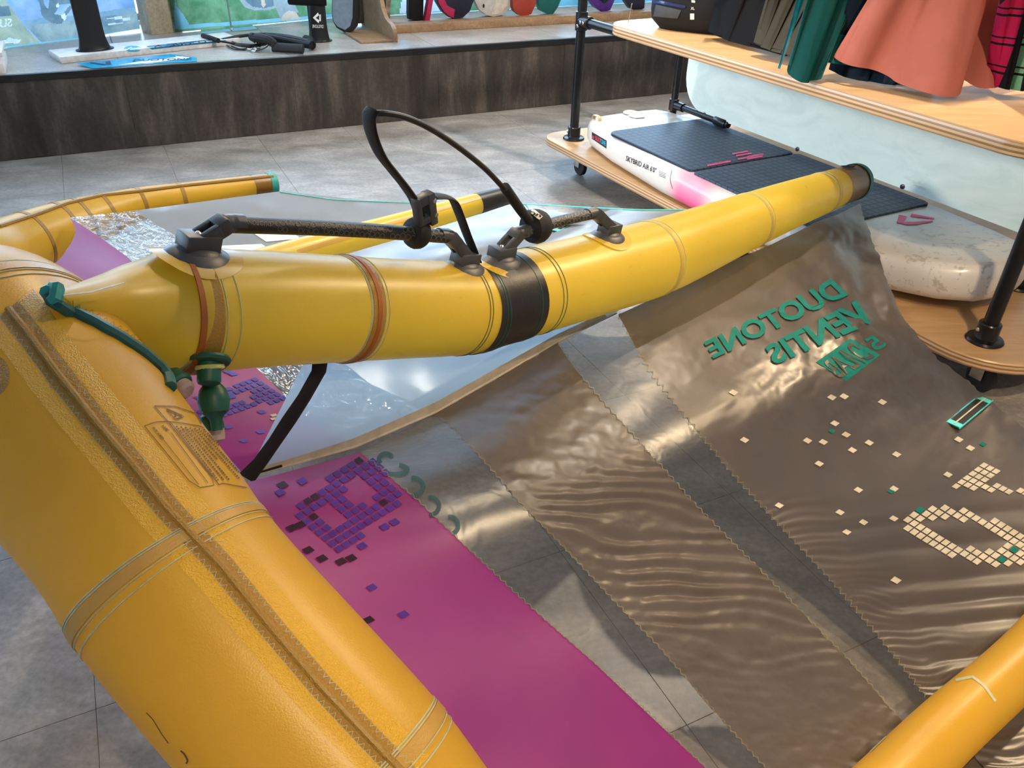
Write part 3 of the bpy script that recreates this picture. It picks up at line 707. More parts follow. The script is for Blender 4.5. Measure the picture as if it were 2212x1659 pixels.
# patch and warning label
b = MB(); cx_, cy_ = -8, 812; fill_on(b, le_bvh, [(cx_+30*math.cos(t*.3), cy_+42*math.sin(t*.3)) for t in range(21)], .001); 
if b.v: b.make('round_patch', M['tape'], leo)
def k5(x, y): return (x/2.766, 560+y/2.766)
lab = MB()
for P in ([(920, 880), (1040, 882), (1170, 925), (1200, 985)], [(920, 880), (998, 972)], [(862, 1000), (930, 975), (1000, 972), (1100, 985), (1190, 1000), (1215, 1010)], [(862, 1000), (1165, 1372), (1300, 1350), (998, 972)], [(1300, 1350), (1330, 1342), (1470, 1368)], [(1305, 1350), (1010, 972)], [(990, 895), (1098, 942), (1050, 965), (990, 895)], [(1000, 905), (1085, 942), (1050, 957)]):
    stroke_on(lab, le_bvh, [k5(*p) for p in P], 1.7, .0012, 14)
for j in range(8):
    a = (1050+27*j, 1000+3*j); d = (255+4*j, 330-6*j)
    P0 = k5(*a); P1 = k5(a[0]+d[0], a[1]+d[1]); 
    for t in range(26):
        u0 = t/26; u1 = u0+(.55+.35*random.random())/26
        if j in (3, 6) and u0 > .6: continue
        stroke_on(lab, le_bvh, [(P0[0]+(P1[0]-P0[0])*u, P0[1]+(P1[1]-P0[1])*u) for u in (u0, u1)], 3.4, .0012)
for a, c in (((1020, 1040), (1240, 1340)), ((970, 1075), (1185, 1350))): stroke_on(lab, le_bvh, [k5(*a), k5(*c)], 1.3, .0012, 12)
letters(lab, 'NAME', lambda u, v: hit(le_bvh, *k5(960+u*35+v*15, 1000+u*32-v*6), .0012), .03)
letters(lab, 'SHORE NUMBER', lambda u, v: hit(le_bvh, *k5(905+u*62+v*15, 1010+u*72-v*6), .0012), .03)
letters(lab, '!', lambda u, v: hit(le_bvh, *k5(1035+u*14+v*10, 945+u*8-v*26), .0014), .03)
lab.make('warning_label', M['print'], leo, False)
bl = MB()
stroke_on(bl, le_bvh, [(318, 1538), (332, 1552), (352, 1585), (366, 1604)], 2.2, .0012, 10); stroke_on(bl, le_bvh, [(392, 1620), (400, 1627), (408, 1642), (404, 1648)], 4, .0012, 8)
if bl.v: bl.make('logo_print', M['print'], leo, False)

# ---- strut dressing
lebands(ST, [(372, 674)], sto, .034, M['tape'], True); lebands(ST, [(742, 668)], sto, .026, M['tape'], True)
lebands(ST, [(1402, 560), (1614, 478), (1772, 418)], sto, .012, M['strut'])
for i, (x, y) in enumerate([(1005, 666), (1130, 634)]):
    k = ST.idx(x, y); b = MB(); ST.band(b, k+(-.02 if i == 0 else .02)/ST.arc(k), .0016, .0014); ST.band(b, k+(-.027 if i == 0 else .03)/ST.arc(k), .0016, .0014); b.make('stitching', M['dthread'], sto)
b = MB(); ST.body(b, ST.idx(1008, 666), ST.idx(1112, 639), .002, .25); b.make('black_band', M['blackband'], sto)
b = MB()
for x, y in ((1022, 664), (1030, 662), (1098, 642)): ST.band(b, ST.idx(x, y), .0012, .0028)
b.make('stitching', M['tealdark'], sto)
iE = len(ST.p)-1
b = MB(); ST.body(b, ST.idx(1800, 408), iE, .001, .25); b.make('tail_sleeve', M['amber'], sto)
b = MB(); i0 = iE-.03/ST.arc(iE-1); ST.body(b, i0, iE, .004, .25)
rr = ST.ring(iE, .004); c_ = ST.p[-1]; ax = (ST.p[-1]-ST.p[-2]).normalized()
b.grid([rr, [c_+(q-c_)*.85+ax*.02 for q in rr], [c_+(q-c_)*.4+ax*.032 for q in rr]], True); b.add([c_+(q-c_)*.4+ax*.032 for q in rr], [tuple(range(48))]); b.make('end_cap', M['teal'], sto)
b = MB(); fill_on(b, st_bvh, [(1815, 362), (1822, 352), (1838, 352), (1850, 360), (1840, 366), (1824, 366)], .006); b.make('tail_loop', M['web'], sto)
# piping where strut meets leading edge, nose patch and loose thread
jm = MB(); jm.add(lm.v, lm.f); jm.add(sm.v, sm.f); jb = bvh_of(jm)
jl = [(108, 636), (116, 652), (150, 672), (200, 697), (260, 731), (310, 765), (345, 796), (362, 818), (366, 838)]
P = [hit(jb, p.x, p.y, .002) for p in resample([(*q, 0) for q in jl], 40)]; b = MB(); b.tube([p for p in P if p], .0075, 8); b.make('joint_piping', M['tealdark'], sto)
b = MB(); P = [hit(jb, x, y, .004) for x, y in ((106, 632), (112, 628), (122, 630), (124, 645), (116, 652))]; b.tube([p for p in P if p], .008, 8); b.make('nose_tab', M['teal'], sto)
zigzag(jb, [(150, 655), (215, 690), (270, 722), (320, 755), (355, 790)], 6, 8, 1.6, M['dthread'], 'stitching', sto, .003)
b = MB(); b.tube([hit(jb, 128, 640, .004), hit(jb, 170, 641, .018), hit(jb, 228, 633, .03)], .0009, 5); b.make('loose_thread', M['whiteprint'], sto)
M['red_thread'] = M['rust']
# ---- valves
def valve(p, ax, nm='inflation_valve'):
    b = MB(); b.lathe(p, ax, [(.028, -.004), (.030, .0), (.028, .004), (.016, .006), (.0165, .030), (.015, .034), (.010, .036)], 20); o = b.make(nm, M['vgreen'], wing); return o
M['vgreen'] = plain('dark_green_rubber', (.006, .085, .058), .45)
M['vclear'] = plain('milky_valve_cap', (.34, .27, .24), .3)
M['vring'] = plain('lime_valve_seal', (.50, .55, .16), .4)
e = hit(st_bvh, 452, 778, .0); ax = (at(455, 800, 1.2)-at(452, 765, 1.2)).normalized()
o = valve(e, (ax-CF*.25).normalized())
b = MB(); b.lathe(e+ax*.004, ax, [(.0195, .003), (.0205, .006), (.0195, .009)], 20); b.make('seal_ring', M['vring'], o)
q = [at(456, 815, 1.17), at(460, 850, 1.17), at(460, 880, 1.18), at(455, 905, 1.19)]
b = MB(); b.lathe(q[0], q[1]-q[0], [(.010, -.01), (.011, .008), (.019, .018), (.023, .034), (.020, .050), (.013, .056), (.009, .062), (.008, .078)], 16); b.make('valve_hose', M['vgreen'], o)
g0 = at(455, 898, 1.2); g1 = at(466, 950, 1.2); b = MB(); b.lathe(g0, g1-g0, [(.012, -.004), (.0155, .0), (.0165, .018), (.0155, .022)], 16); b.make('valve_collar', M['vgreen'], o)
b = MB(); b.lathe(g0, g1-g0, [(.0155, .020), (.0150, .030), (.0135, .038), (.006, .041)], 16); b.make('valve_cap', M['vclear'], o)
e = at(378, 828, 1.1); ax = (at(412, 850, 1.09)-at(378, 828, 1.1)).normalized()
o = None
b = MB(); b.lathe(e, ax, [(.018, -.012), (.0205, -.008), (.0205, .010), (.017, .013)], 18); o = b.make('dump_valve', M['vgreen'], wing)
b = MB(); b.lathe(e, ax, [(.0145, .010), (.0140, .022), (.009, .026)], 18); b.make('valve_cap', M['vclear'], o)

# ---- handles
M['hgrey'] = plain('charcoal_plastic', (.045, .048, .055), .42, bmp=.15)
M['hbar'] = plain('black_grip', (.012, .011, .011), .5, bmp=.2, scale=80)
M['hring'] = plain('grip_print_grey', (.10, .10, .10), .5)
M['patchclear'] = tube_fabric('glued_foot_patch', (.62, .40, .035), (.9, .7, .15), .3, .25, .1)
def handle(fa, ba, bb, fb, r, txt=None):
    """bar on two feet; pixels are taken in the wing's plane of symmetry"""
    o = None; A, B = pp(*ba), pp(*bb); d = (B-A).normalized(); b = MB()
    u = WN_.cross(d).normalized()
    if u.z < 0: u = -u
    pts = spline([A+d*r*1.2-u*r*.1, A.lerp(B, .5)+u*r*.1, B-d*r*1.2-u*r*.1], 10)
    b.tube(pts, r, 16, True, .82, WN_); bv = bvh_of(b)
    root = b.make('handle', M['hbar'], wing, label='moulded black grip handle on the centre strut')
    for f_, e, sg in ((fa, A, -1), (fb, B, 1)):
        F = pp(*f_); k = ST.idx(*f_); t = ST.fr[int(k)]; T = (ST.p[min(int(k)+1, len(ST.p)-1)]-ST.p[int(k)]).normalized()
        N = (WN_.cross(T)).normalized(); N = N if N.z > 0 else -N
        c = ST.p[int(k)].lerp(ST.p[min(int(k)+1, len(ST.p)-1)], k-int(k)); rad = ST.r[int(k)]
        # walk along the strut until the foot stands under F
        c = c+T*((F-c).dot(T)); top = c+N*rad
        def saddle(a, w, h, dr):
            rows = []
            for i in range(9):
                q = -1+2*i/8; row = []
                for j in range(9):
                    s_ = -1+2*j/8; qq, ss = q*math.sqrt(1-s_*s_/2), s_*math.sqrt(1-q*q/2); ang = ss*w/rad
                    row.append(c+T*(qq*a)+(N*math.cos(ang)+WN_*math.sin(ang))*(rad+dr+h*(1-max(qq*qq+ss*ss, 0)**2)))
                rows.append(row)
            return rows
        b = MB(); b.grid(saddle(.066, .058, .0006, .0012)); b.make('foot_patch', M['patchclear'], root)
        b = MB(); b.grid(saddle(.046, .040, .009, .0015)); b.grid(saddle(.040, .032, .012, .002)); 
        b.box(top, T, WN_, N, -.026, .026, -.0185, .0185, .004, .030, .003)
        b.make('handle_foot', M['hgrey'], root)
        b = MB(); base = top+N*.020; E = e-d*(sg*.006); ad = (E-base).normalized(); al = (E-base).length; an = WN_.cross(ad).normalized()
        for s_ in (-1, 1): b.box(base, ad, WN_, an, 0, al*.80, s_*.0105-.0045, s_*.0105+.0045, -.0115, .0115, .002)
        b.box(base, ad, WN_, an, 0, al*.80, -.006, .006, -.004, .004, .001)
        b.box(base, ad, WN_, an, al*.62, al+.004, -.0152, .0152, -.0125, .0125, .004)
        b.tube(spline([base.lerp(E, .80), base.lerp(E, .97), e-d*(sg*.018), e-d*(sg*.034)], 5), [.0125]*5+[.0145]*5+[r*1.02]*6, 14, True, .9, WN_)
        b.make('handle_arm', M['hgrey'], root)
        b = MB(); b.lathe(base+N*.006+T*(.004*sg), (-T*sg+N*.9), [(.0052, 0), (.0055, .004), (.004, .006)], 12); b.make('screw', M['steel'], root)
    g = MB(); L = int((B-A).length/.0105); pa = V(ba); pb = V(bb)
    for i in range(2, L-1):
        for rowk in (-1, 1):
            if txt and .06 < i/L < .24: continue
            q = pa.lerp(pb, (i+(.5 if rowk > 0 else 0))/L); cy = q.y+rowk*(7+2*math.sin(i*2.1)); rr_ = 5.5
            if random.random() < .18: continue
            stroke_on(g, bv, [(q.x+rr_*.9*math.cos(a*.785), cy+rr_*math.sin(a*.785)) for a in range(9)], 1.5, .0006)
    if txt:
        f = lambda u, v: hit(bv, 585-u*55, 479.5+v*9.5-u*4.5, .0006)
        letters(g, txt, f, .01)
        stroke_on(g, bv, [(590, 483), (586, 479), (582, 483), (586, 488), (590, 483)], 1.6, .0006)
    if g.v: g.make('grip_print', M['hring'], root, False)
    return bv
h1 = handle((425, 552), (478, 481), (975, 510), (1002, 572), .0150, 'DUOTONE')
h2 = handle((1082, 556), (1114, 505), (1288, 458), (1314, 505), .0140)

# ---- printed lettering and squares on the canopy
def squares(bvh, poly, holes, o, a, c, fillw=.74, skip=0, name='printed_squares', mats=None, par=None):
    ms = {k: MB() for k in mats}; xs = [p[0] for p in poly]; ys = [p[1] for p in poly]; keys = list(mats)
    for i in range(-40, 41):
        for j in range(-40, 41):
            x = o[0]+a[0]*i+c[0]*j; y = o[1]+a[1]*i+c[1]*j
            if not (min(xs)-5 < x < max(xs)+5 and min(ys)-5 < y < max(ys)+5): continue
            if not inpoly(x, y, poly) or any(inpoly(x, y, h) for h in holes): continue
            k = keys[1] if len(keys) > 1 and random.random() < .035 else keys[0]
            sq(ms[k], bvh, x, y, a, c, fillw)
    for k, mb in ms.items():
        if mb.v: mb.make(name, mats[k], wing, False, kind='stuff')
def sq(mb, bvh, x, y, a, c, w=.74):
    h = w/2; P = []
    for (e, f) in ((-h, -h), (h, -h), (h, h), (-h, h)): P.append(hit(bvh, x+a[0]*e+c[0]*f, y+a[1]*e+c[1]*f, .0018))
    if None not in P: mb.add(P, [(0, 1, 2, 3)])
def k8(x, y): return (1600+x/2.724, 1050+y/2.724)
def k9(x, y): return (1300+x/2.37, 550+y/2.37)
def k7(x, y): return (300+x/2.963, 740+y/2.963)
squares(sm_main, [k8(*p) for p in [(965, 235), (975, 190), (1020, 140), (1100, 112), (1200, 112), (1300, 130), (1365, 175), (1440, 185), (1560, 235), (1690, 285), (1760, 340), (1760, 400), (1700, 450), (1600, 475), (1500, 475), (1400, 455), (1300, 430), (1150, 370), (1020, 300)]],
        [[k8(*p) for p in [(1050, 240), (1100, 210), (1230, 195), (1340, 215), (1440, 250), (1520, 290), (1550, 340), (1500, 382), (1420, 385), (1330, 365), (1220, 310), (1120, 265)]]], k8(1090, 165), (13.6, 8.2), (13.2, -10.4), .82, 0, mats={'cream': M['cream'], 'teal': M['tealprint']})
squares(sm_main, [k9(*p) for p in [(1800, 1188), (1860, 1140), (1925, 1075), (1985, 1075), (2055, 1100), (2000, 1140), (1965, 1165), (1990, 1180), (2060, 1190), (2165, 1205), (2240, 1215), (2240, 1240), (2060, 1222), (1950, 1208)]], [], k9(1900, 1160), (13, 6.5), (12, -9), .82, mats={'cream': M['cream'], 'teal': M['tealprint']})
m1, m2 = MB(), MB()
for p in [(672, 708), (1175, 732), (1238, 727), (1433, 755), (1190, 864), (1248, 922), (1050, 953), (1131, 960), (1366, 964), (1280, 1002), (1507, 1024), (1110, 1071), (1885, 992), (1825, 948), (728, 950), (1770, 1128), (1311, 1206), (1494, 1200), (1217, 1321), (1337, 1371), (1252, 1422), (905, 1285), (1492, 1352)]: sq(m1, sm_main, *k9(*p), (13, 7), (9, -7), .95)
for p in [(1175, 903), (1478, 1213), (1950, 972)]: sq(m2, sm_main, *k9(*p), (11, 6), (8, -6), .9)
sq(m1, sm_main, *k8(910, 555), (16, 9), (10, -9), .95)
m1.make('printed_squares', M['cream'], wing, False, kind='stuff'); m2.make('printed_squares', M['tealprint'], wing, False, kind='stuff')
blk = {'blue': M['blueprint'], 'black': M['blackprint']}
squares(sn, [k7(*p) for p in [(980, 1065), (1100, 965), (1250, 845), (1400, 700), (1490, 760), (1610, 860), (1660, 950), (1650, 1045), (1600, 1085), (1500, 1160), (1420, 1190), (1430, 1240), (1340, 1300), (1250, 1340), (1180, 1300), (1100, 1225), (1030, 1140)]],
        [[k7(*p) for p in [(1335, 925), (1425, 850), (1500, 915), (1530, 980), (1460, 1035), (1400, 1030), (1335, 975)]], [k7(*p) for p in [(1145, 1095), (1215, 1035), (1285, 1060), (1325, 1110), (1305, 1165), (1240, 1195), (1175, 1150)]]], k7(1260, 972), (15.6, -9.5), (13.9, 11.9), .80, mats=blk)
m1, m2 = MB(), MB()
for p in [(1045, 893), (903, 965), (1570, 1183), (1632, 1153), (1425, 1305), (1487, 1570)]: sq(m1, sn, *k7(*p), (18, -9), (13, 11), .85)
for p in [(918, 918), (1080, 1332), (1168, 1386), (1290, 1405), (1354, 1383), (975, 1192), (1030, 1172)]: sq(m2, sn, *k7(*p), (19, -9), (13, 11), .9)
for p in [(870, 1328)]: sq(m1, sn, *p, (18, -9), (13, 11), .9)
for p in [(795, 1340)]: sq(m2, sn, *p, (19, -9), (13, 11), .9)
m1.make('printed_squares', M['blueprint'], wing, False, kind='stuff'); m2.make('printed_squares', M['blackprint'], wing, False, kind='stuff')
M['lilacprint'] = plain('blue_print', (.10, .10, .42), .75, spec=.12)
fm = {'lilac': M['lilacprint']}
squares(sf, [k7(*p) for p in [(540, 330), (600, 285), (720, 222), (785, 235), (960, 352), (940, 385), (830, 405), (770, 380), (690, 320), (560, 370)]], [], k7(700, 290), (13, -4.6), (12, 8), .78, mats=fm)
squares(sf, [k7(*p) for p in [(340, 470), (420, 430), (700, 375), (810, 395), (760, 415), (560, 475), (400, 500)]], [], k7(620, 400), (13, -4.6), (12, 8), .78, mats=fm)
m1 = MB()
for p in [(565, 188), (600, 204), (380, 355), (785, 446), (570, 543), (775, 573), (670, 630), (575, 300), (590, 350)]: sq(m1, sf, *k7(*p), (16, -3), (11, 6), .9)
m1.make('printed_squares', M['lilacprint'], wing, False, kind='stuff')
m1 = MB()
for p in [(862, 468), (862, 490)]: sq(m1, sf, *k7(*p), (14, -3), (6, 5), .9)
m1.make('printed_squares', M['cream'], wing, False, kind='stuff')
b = MB()
for P in ([(375, 533), (440, 494), (498, 495), (455, 520), (448, 534)], [(538, 498), (632, 504), (650, 516), (575, 523)], [(448, 538), (470, 532), (565, 528), (592, 546), (520, 550)], [(590, 548), (700, 506), (745, 506), (640, 550)]): fill_on(b, sf, P, .002)
b.make('printed_emblem', M['whiteprint'], wing, False, kind='stuff')
# mirrored writing read through the cloth
t = MB()
letters(t, 'DUOTONE', quadfn(sm_main, (1832, 640), (1540, 778), (1518, 742), (1795, 604), .004), .035)
letters(t, 'VENTIS', quadfn(sm_main, (1902, 690), (1672, 792), (1648, 752), (1848, 650), .004), .035)
t.make('printed_lettering', M['tealprint'], wing, False)
box = [k9(*p) for p in [(1095, 552), (1270, 432), (1425, 515), (1250, 648)]]
t = MB(); fill_on(t, sm_main, [(box[i][0]+(box[(i+1) % 4][0]-box[i][0])*k/5, box[i][1]+(box[(i+1) % 4][1]-box[i][1])*k/5) for i in range(4) for k in range(5)], .0016); t.make('printed_box', M['tealprint'], wing, False)
t = MB(); letters(t, 'D/LAB', quadfn(sm_main, k9(1395, 525), k9(1215, 640), k9(1125, 560), k9(1270, 452), .0032), .01); t.make('printed_lettering', M['crinkle_cloth'], wing, False)
t = MB(); letters(t, '5.', quadfn(sm_main, k9(1460, 465), k9(1380, 520), k9(1310, 455), k9(1390, 410), .0018), .02); t.make('printed_lettering', M['tealprint'], wing, False)
M['ghost'] = thin_fabric('faint_cyan_film', (.06, .15, .17), .3, None, .6, .2, alpha=.4)  # translucent cyan arcs laid on the clear film
t = MB()
def k6(x, y): return (750+x/2.765, 800+y/2.765)
for (cx2, cy2, rx, ry, a0, a1) in ((235, 520, 45, 45, 2.5, 5.5), (300, 598, 60, 18, -1.4, 2.6), (400, 700, 52, 42, -1.9, 1.9), (500, 815, 46, 42, -1.9, 1.8), (615, 930, 45, 42, -1.9, 1.2)):
    stroke_on(t, sn, [k6(cx2+rx*math.cos(a0+(a1-a0)*i/14), cy2+ry*math.sin(a0+(a1-a0)*i/14)+(a0+(a1-a0)*i/14)*6) for i in range(15)], 10, .0018)
t.make('faint_arcs', M['ghost'], wing, False)

# ------------------------------------------------------------------ harness line clipped to the handles
hl = thing('harness_line', 'black harness line with buckle looped between the two strut handles', 'harness line', pp(905, 500)+V((0, 0, -.02)))
b = MB(); b.tube(spline([pp(x, y, s) for x, y, s in ((802, 246, 0), (822, 241, .01), (868, 250, .01), (925, 276, .005), (990, 318, 0), (1045, 362, 0), (1080, 398, 0), (1094, 415, 0))], 8), .0052, 10); b.make('line_tube', M['hbar'], hl)
def strap(pts, w, th, name, mat=None):
    b = MB(); P = spline([pp(x, y, s) for x, y, s in pts], 8); b.tube(P, w, 12, True, th/w, WN_); return b.make(name, mat or M['web'], hl)
so = strap(((806, 236, 0), (797, 252, 0), (803, 290, 0), (822, 335, 0), (850, 372, 0), (876, 405, 0), (898, 440, 0), (908, 480, 0), (903, 512, 0)), .0165, .005, 'strap')
strap(((935, 424, .0), (958, 424, .0), (978, 432, .0), (992, 462, .0), (1008, 505, .0), (1022, 540, .0), (1030, 562, .0)), .0150, .0035, 'strap_tail')
strap(((1090, 404, 0), (1104, 424, 0), (1122, 450, 0), (1142, 476, 0)), .0115, .010, 'sleeve')
q0_, q1_ = pp(918, 412, .012), pp(925, 470, .012); d_ = (q1_-q0_).normalized(); s_ = WN_.cross(d_)
b = MB(); b.box(q0_, d_, s_, WN_, -.004, (q1_-q0_).length+.004, -.012, .004, -.012, .012, .003)
b.box(q0_, d_, s_, WN_, -.004, .014, -.032, .004, -.010, .010, .003); b.box(q0_, d_, s_, WN_, .036, .05, -.032, .004, -.010, .010, .003); b.box(q0_, d_, s_, WN_, -.004, .05, -.036, -.026, -.010, .010, .003)
bo = b.make('buckle', M['hgrey'], hl)
for t in (.2, .72):
    b = MB(); b.lathe(q0_.lerp(q1_, t)+WN_*.011, WN_, [(.0042, 0), (.0042, .0022), (.002, .003)], 12); b.make('rivet', M['steel'], bo)
def wrap(x, y, w, name, k=1.12):
    a = V((475, 481)); c = pp(x, y); dd = (pp(x+8, y+.6)-c).normalized() if x < 1000 else (pp(x+8, y-2.1)-c).normalized()
    b = MB(); b.lathe(c-dd*w, dd, [(.016, 0), (.0225*k, .004), (.026*k, w*.8), (.0255*k, w*1.3), (.022*k, 2*w-.004), (.016, 2*w)], 20); bv = bvh_of(b); return b.make(name, M['web'], hl), bv
wrap(900, 503, .017, 'handle_wrap'); w2, w2b = wrap(1158, 489, .022, 'handle_wrap', 1.4)
M['patchw'] = plain('white_woven_patch', (.72, .70, .64), .6)
b = MB(); ribbon_on(b, w2b, [(1135, 460), (1150, 462), (1165, 475)], [(1138, 452), (1156, 454), (1172, 468)], 8, 2, .0012)
if b.v: b.make('label_patch', M['patchw'], w2)
b = MB()
letters(b, 'ion', lambda u, v: hit(w2b, 1138+u*29+v*4, 459+u*12-v*6, .0024), .03)
b.make('label_lettering', M['web'], w2, False)

# ------------------------------------------------------------------ display trolley
def ply(name):
    m, nt, b = new_mat(name)
    v = coords(nt, (1.2, 9, 9), (0, 0, R(60))); f = noise(nt, v, 2.4, 7, .6, .8)
    face = ramp(nt, f, [(.25, (.46, .26, .11)), (.55, (.56, .34, .16)), (.8, (.64, .41, .21))])
    g = node(nt, 'ShaderNodeNewGeometry'); sx = node(nt, 'ShaderNodeSeparateXYZ'); nt.links.new(g.outputs['Position'], sx.inputs[0])
    w = node(nt, 'ShaderNodeMath', operation='MULTIPLY'); w.inputs[1].default_value = 1/.0135; nt.links.new(sx.outputs[2], w.inputs[0])
    fr = node(nt, 'ShaderNodeMath', operation='FRACT'); nt.links.new(w.outputs[0], fr.inputs[0])
    edge = ramp(nt, fr.outputs[0], [(.0, (.62, .42, .24)), (.42, (.60, .40, .22)), (.5, (.26, .13, .06)), (.92, (.34, .19, .09)), (.97, (.62, .42, .24))])
    sn_ = node(nt, 'ShaderNodeSeparateXYZ'); nt.links.new(g.outputs['True Normal'], sn_.inputs[0])
    ab = node(nt, 'ShaderNodeMath', operation='ABSOLUTE'); nt.links.new(sn_.outputs[2], ab.inputs[0])
    nt.links.new(mixc(nt, ab.outputs[0], edge, face), b.inputs['Base Color']); b.inputs['Roughness'].default_value = .38
    b.inputs['Coat Weight'].default_value = .15; b.inputs['Coat Roughness'].default_value = .25
    return m
M['ply'] = ply('birch_plywood')
M['pipe'] = plain('black_steel_pipe', (.010, .010, .012), .28, .3)
M['mint'] = None
def mintmat():
    m, nt, b = new_mat('mint_stained_plywood')
    v = coords(nt, (1, 1, 2.2)); f = noise(nt, v, 3.2, 6, .55, 2.4)
    cc = ramp(nt, f, [(.3, (.56, .66, .62)), (.5, (.63, .73, .68)), (.7, (.69, .77, .72))])
    g = noise(nt, coords(nt, (2, 2, 9)), 3, 9, .75); h = noise(nt, coords(nt), 2.6, 3)
    k = mixc(nt, 1, ramp(nt, g, [(.56, (0, 0, 0)), (.68, (.75, .75, .75))]), ramp(nt, h, [(.52, (0, 0, 0)), (.64, (1, 1, 1))]), 'MULTIPLY')
    nt.links.new(mixc(nt, k, cc, (.27, .20, .13)), b.inputs['Base Color']); b.inputs['Roughness'].default_value = .45; return m
M['mint'] = mintmat()
def rrect(t0, t1, r0, r1, rad, n=9):
    P = []
    rads = rad if isinstance(rad, tuple) else (rad,)*4
    for (ct, cr_, a0, q) in ((t1-rads[0], r1-rads[0], 0, rads[0]), (t0+rads[1], r1-rads[1], 90, rads[1]), (t0+rads[2], r0+rads[2], 180, rads[2]), (t1-rads[3], r0+rads[3], 270, rads[3])):
        for k in range(n): a = R(a0+90*k/(n-1)); P.append((ct+q*math.cos(a), cr_+q*math.sin(a)))
    return P
tro = thing('display_trolley', 'plywood clothes trolley with black pipe posts, two shelves and mint back panel', 'trolley', TR(1.2, .5, 0))
def shelf(P, z0, z1, name):
    b = MB(); c = (sum(p[0] for p in P)/len(P), sum(p[1] for p in P)/len(P)); n = len(P); e = .004
    ins = lambda p, d: (p[0]+(c[0]-p[0])*d/math.dist(p, c), p[1]+(c[1]-p[1])*d/math.dist(p, c))
    rows = [[TR(*ins(p, e), z0) for p in P], [TR(*p, z0+e) for p in P], [TR(*p, z1-e) for p in P], [TR(*ins(p, e), z1) for p in P]]
    b.grid(rows, True); b.add(rows[0], [tuple(range(n))]); b.add(rows[3], [tuple(range(n))])
    return b.make(name, M['ply'], tro, angle=30)
ZL, ZU = .19, .835
shelf(rrect(-.155, 2.60, -.131, 1.13, (.2, .12, .12, .24)), ZL-.036, ZL, 'lower_shelf')
shelf(rrect(.37, 2.47, -.131, 1.13, (.14, .12, .12, .14)), ZU-.044, ZU, 'upper_shelf')
def flange(t, r, z, par):
    b = MB(); b.lathe(TR(t, r, z), up, [(.056, 0), (.058, .004), (.054, .011), (.036, .015), (.034, .022), (.034, .062), (.031, .066), (.025, .067)], 28); b.make('flange', M['pipe'], par)
    b = MB(); b.lathe(TR(t, r, z+.042)+TR_*(-.030)-TE_*.012, -TR_-TE_*.3, [(.007, 0), (.0075, .006), (.004, .009)], 10); b.make('grub_screw', M['steel'], par)
def post(t, r, z0, z1, rad=.0235, fl_=True):
    b = MB(); b.tube([TR(t, r, z0), TR(t, r, z1)], rad, 20); o = b.make('post', M['pipe'], tro)
    if fl_: flange(t, r, z0, o)
    return o
pA = post(0, 0, ZL, 2.0); pN = post(2.412, .022, ZL, 2.0); pB = post(.19, .5, ZL, ZU-.045, .0185); pC = post(2.21, .5, ZL, ZU-.045, .0235)
post(0, 1.0, ZL, 2.0); post(2.412, 1.0, ZL, 2.0)
zc = .775
b = MB(); b.tube([TR(0, 0, zc), TR(2.41, .02, zc)], .0215, 18); xb = b.make('cross_pipe', M['pipe'], tro)
b = MB(); b.tube([TR(0, 1., zc), TR(2.41, 1., zc)], .0215, 18); b.make('cross_pipe', M['pipe'], tro)
b = MB(); b.lathe(TR(0, 0, zc-.045), up, [(.026, 0), (.0305, .003), (.0305, .087), (.026, .09)], 20); b.lathe(TR(0, 0, zc), TE_, [(.03, .01), (.03, .075), (.026, .08)], 20); b.make('tee_fitting', M['pipe'], pA)
b = MB()
for dt, dz in ((.035, 0), (.06, .0), (.012, -.02)): b.lathe(TR(dt, -.026, zc+dz), -TR_, [(.008, 0), (.0085, .006), (.005, .009)], 10)
b.make('grub_screw', M['steel'], pA)
b = MB(); b.tube([TR(.19, .5, .365), TR(.62, .5, .365)], .016, 14); b.make('cross_pipe', M['pipe'], tro)
b = MB(); b.lathe(TR(.19, .5, .335), up, [(.022, 0), (.026, .003), (.026, .057), (.022, .06)], 16); b.lathe(TR(.21, .5, .365), TE_, [(.022, 0), (.022, .06)], 14); b.lathe(TR(.52, .5, .365), TE_, [(.020, 0), (.022, .004), (.022, .08), (.02, .084)], 14); b.make('tee_fitting', M['pipe'], pB)
# rail for the hanging clothes, above the picture
b = MB(); b.tube([TR(0, .5, 1.72), TR(2.412, .5, 1.72)], .016, 14); b.make('clothes_rail', M['pipe'], tro)
for t in (0, 2.412):
    b = MB(); b.tube([TR(t, 0, 1.72), TR(t, 1.0, 1.72)], .0215, 14); b.make('cross_pipe', M['pipe'], tro)
# mint back panel, rounded far lower corner
P = rrect(.262, 2.38, .375, ZU-.046, (.005, .005, .17, .17), 9)
b = MB(); b.prism([TR(p[0], .495, p[1]) for p in P], [TR(p[0], .525, p[1]) for p in P]); mp_ = b.make('back_panel', M['mint'], tro, angle=30)
RP = TR(0, .495, 0)
for x, y in ((1522, 247), (1723, 322), (1950, 403)):
    q = atplane(x, y, RP, TR_); b = MB(); b.lathe(q, -TR_, [(.010, 0), (.010, .004), (.006, .006)], 12); b.make('bolt', M['black_trim'], mp_)
M['rubber'] = plain('black_rubber_wheel', (.012, .012, .013), .55)
for t, r in ((.03, .03), (2.42, .06), (.03, .97), (2.42, .97), (1.22, .06), (1.22, .97)):
    b = MB(); b.box(TR(t, r, 0), TE_, TR_, up, -.035, .035, -.03, .03, ZL-.042, ZL-.036, .001)
    for s_ in (-1, 1): b.box(TR(t, r, 0), TE_, TR_, up, -.022, .022, s_*.019-.002, s_*.019+.002, .045, ZL-.04, .001)
    o = b.make('castor', M['steel'], tro)
    b = MB(); b.lathe(TR(t+.01, r-.014, .05), TR_, [(.02, -.001), (.044, 0), (.0495, .005), (.0495, .023), (.044, .028), (.02, .029)], 22); b.make('wheel', M['rubber'], o)

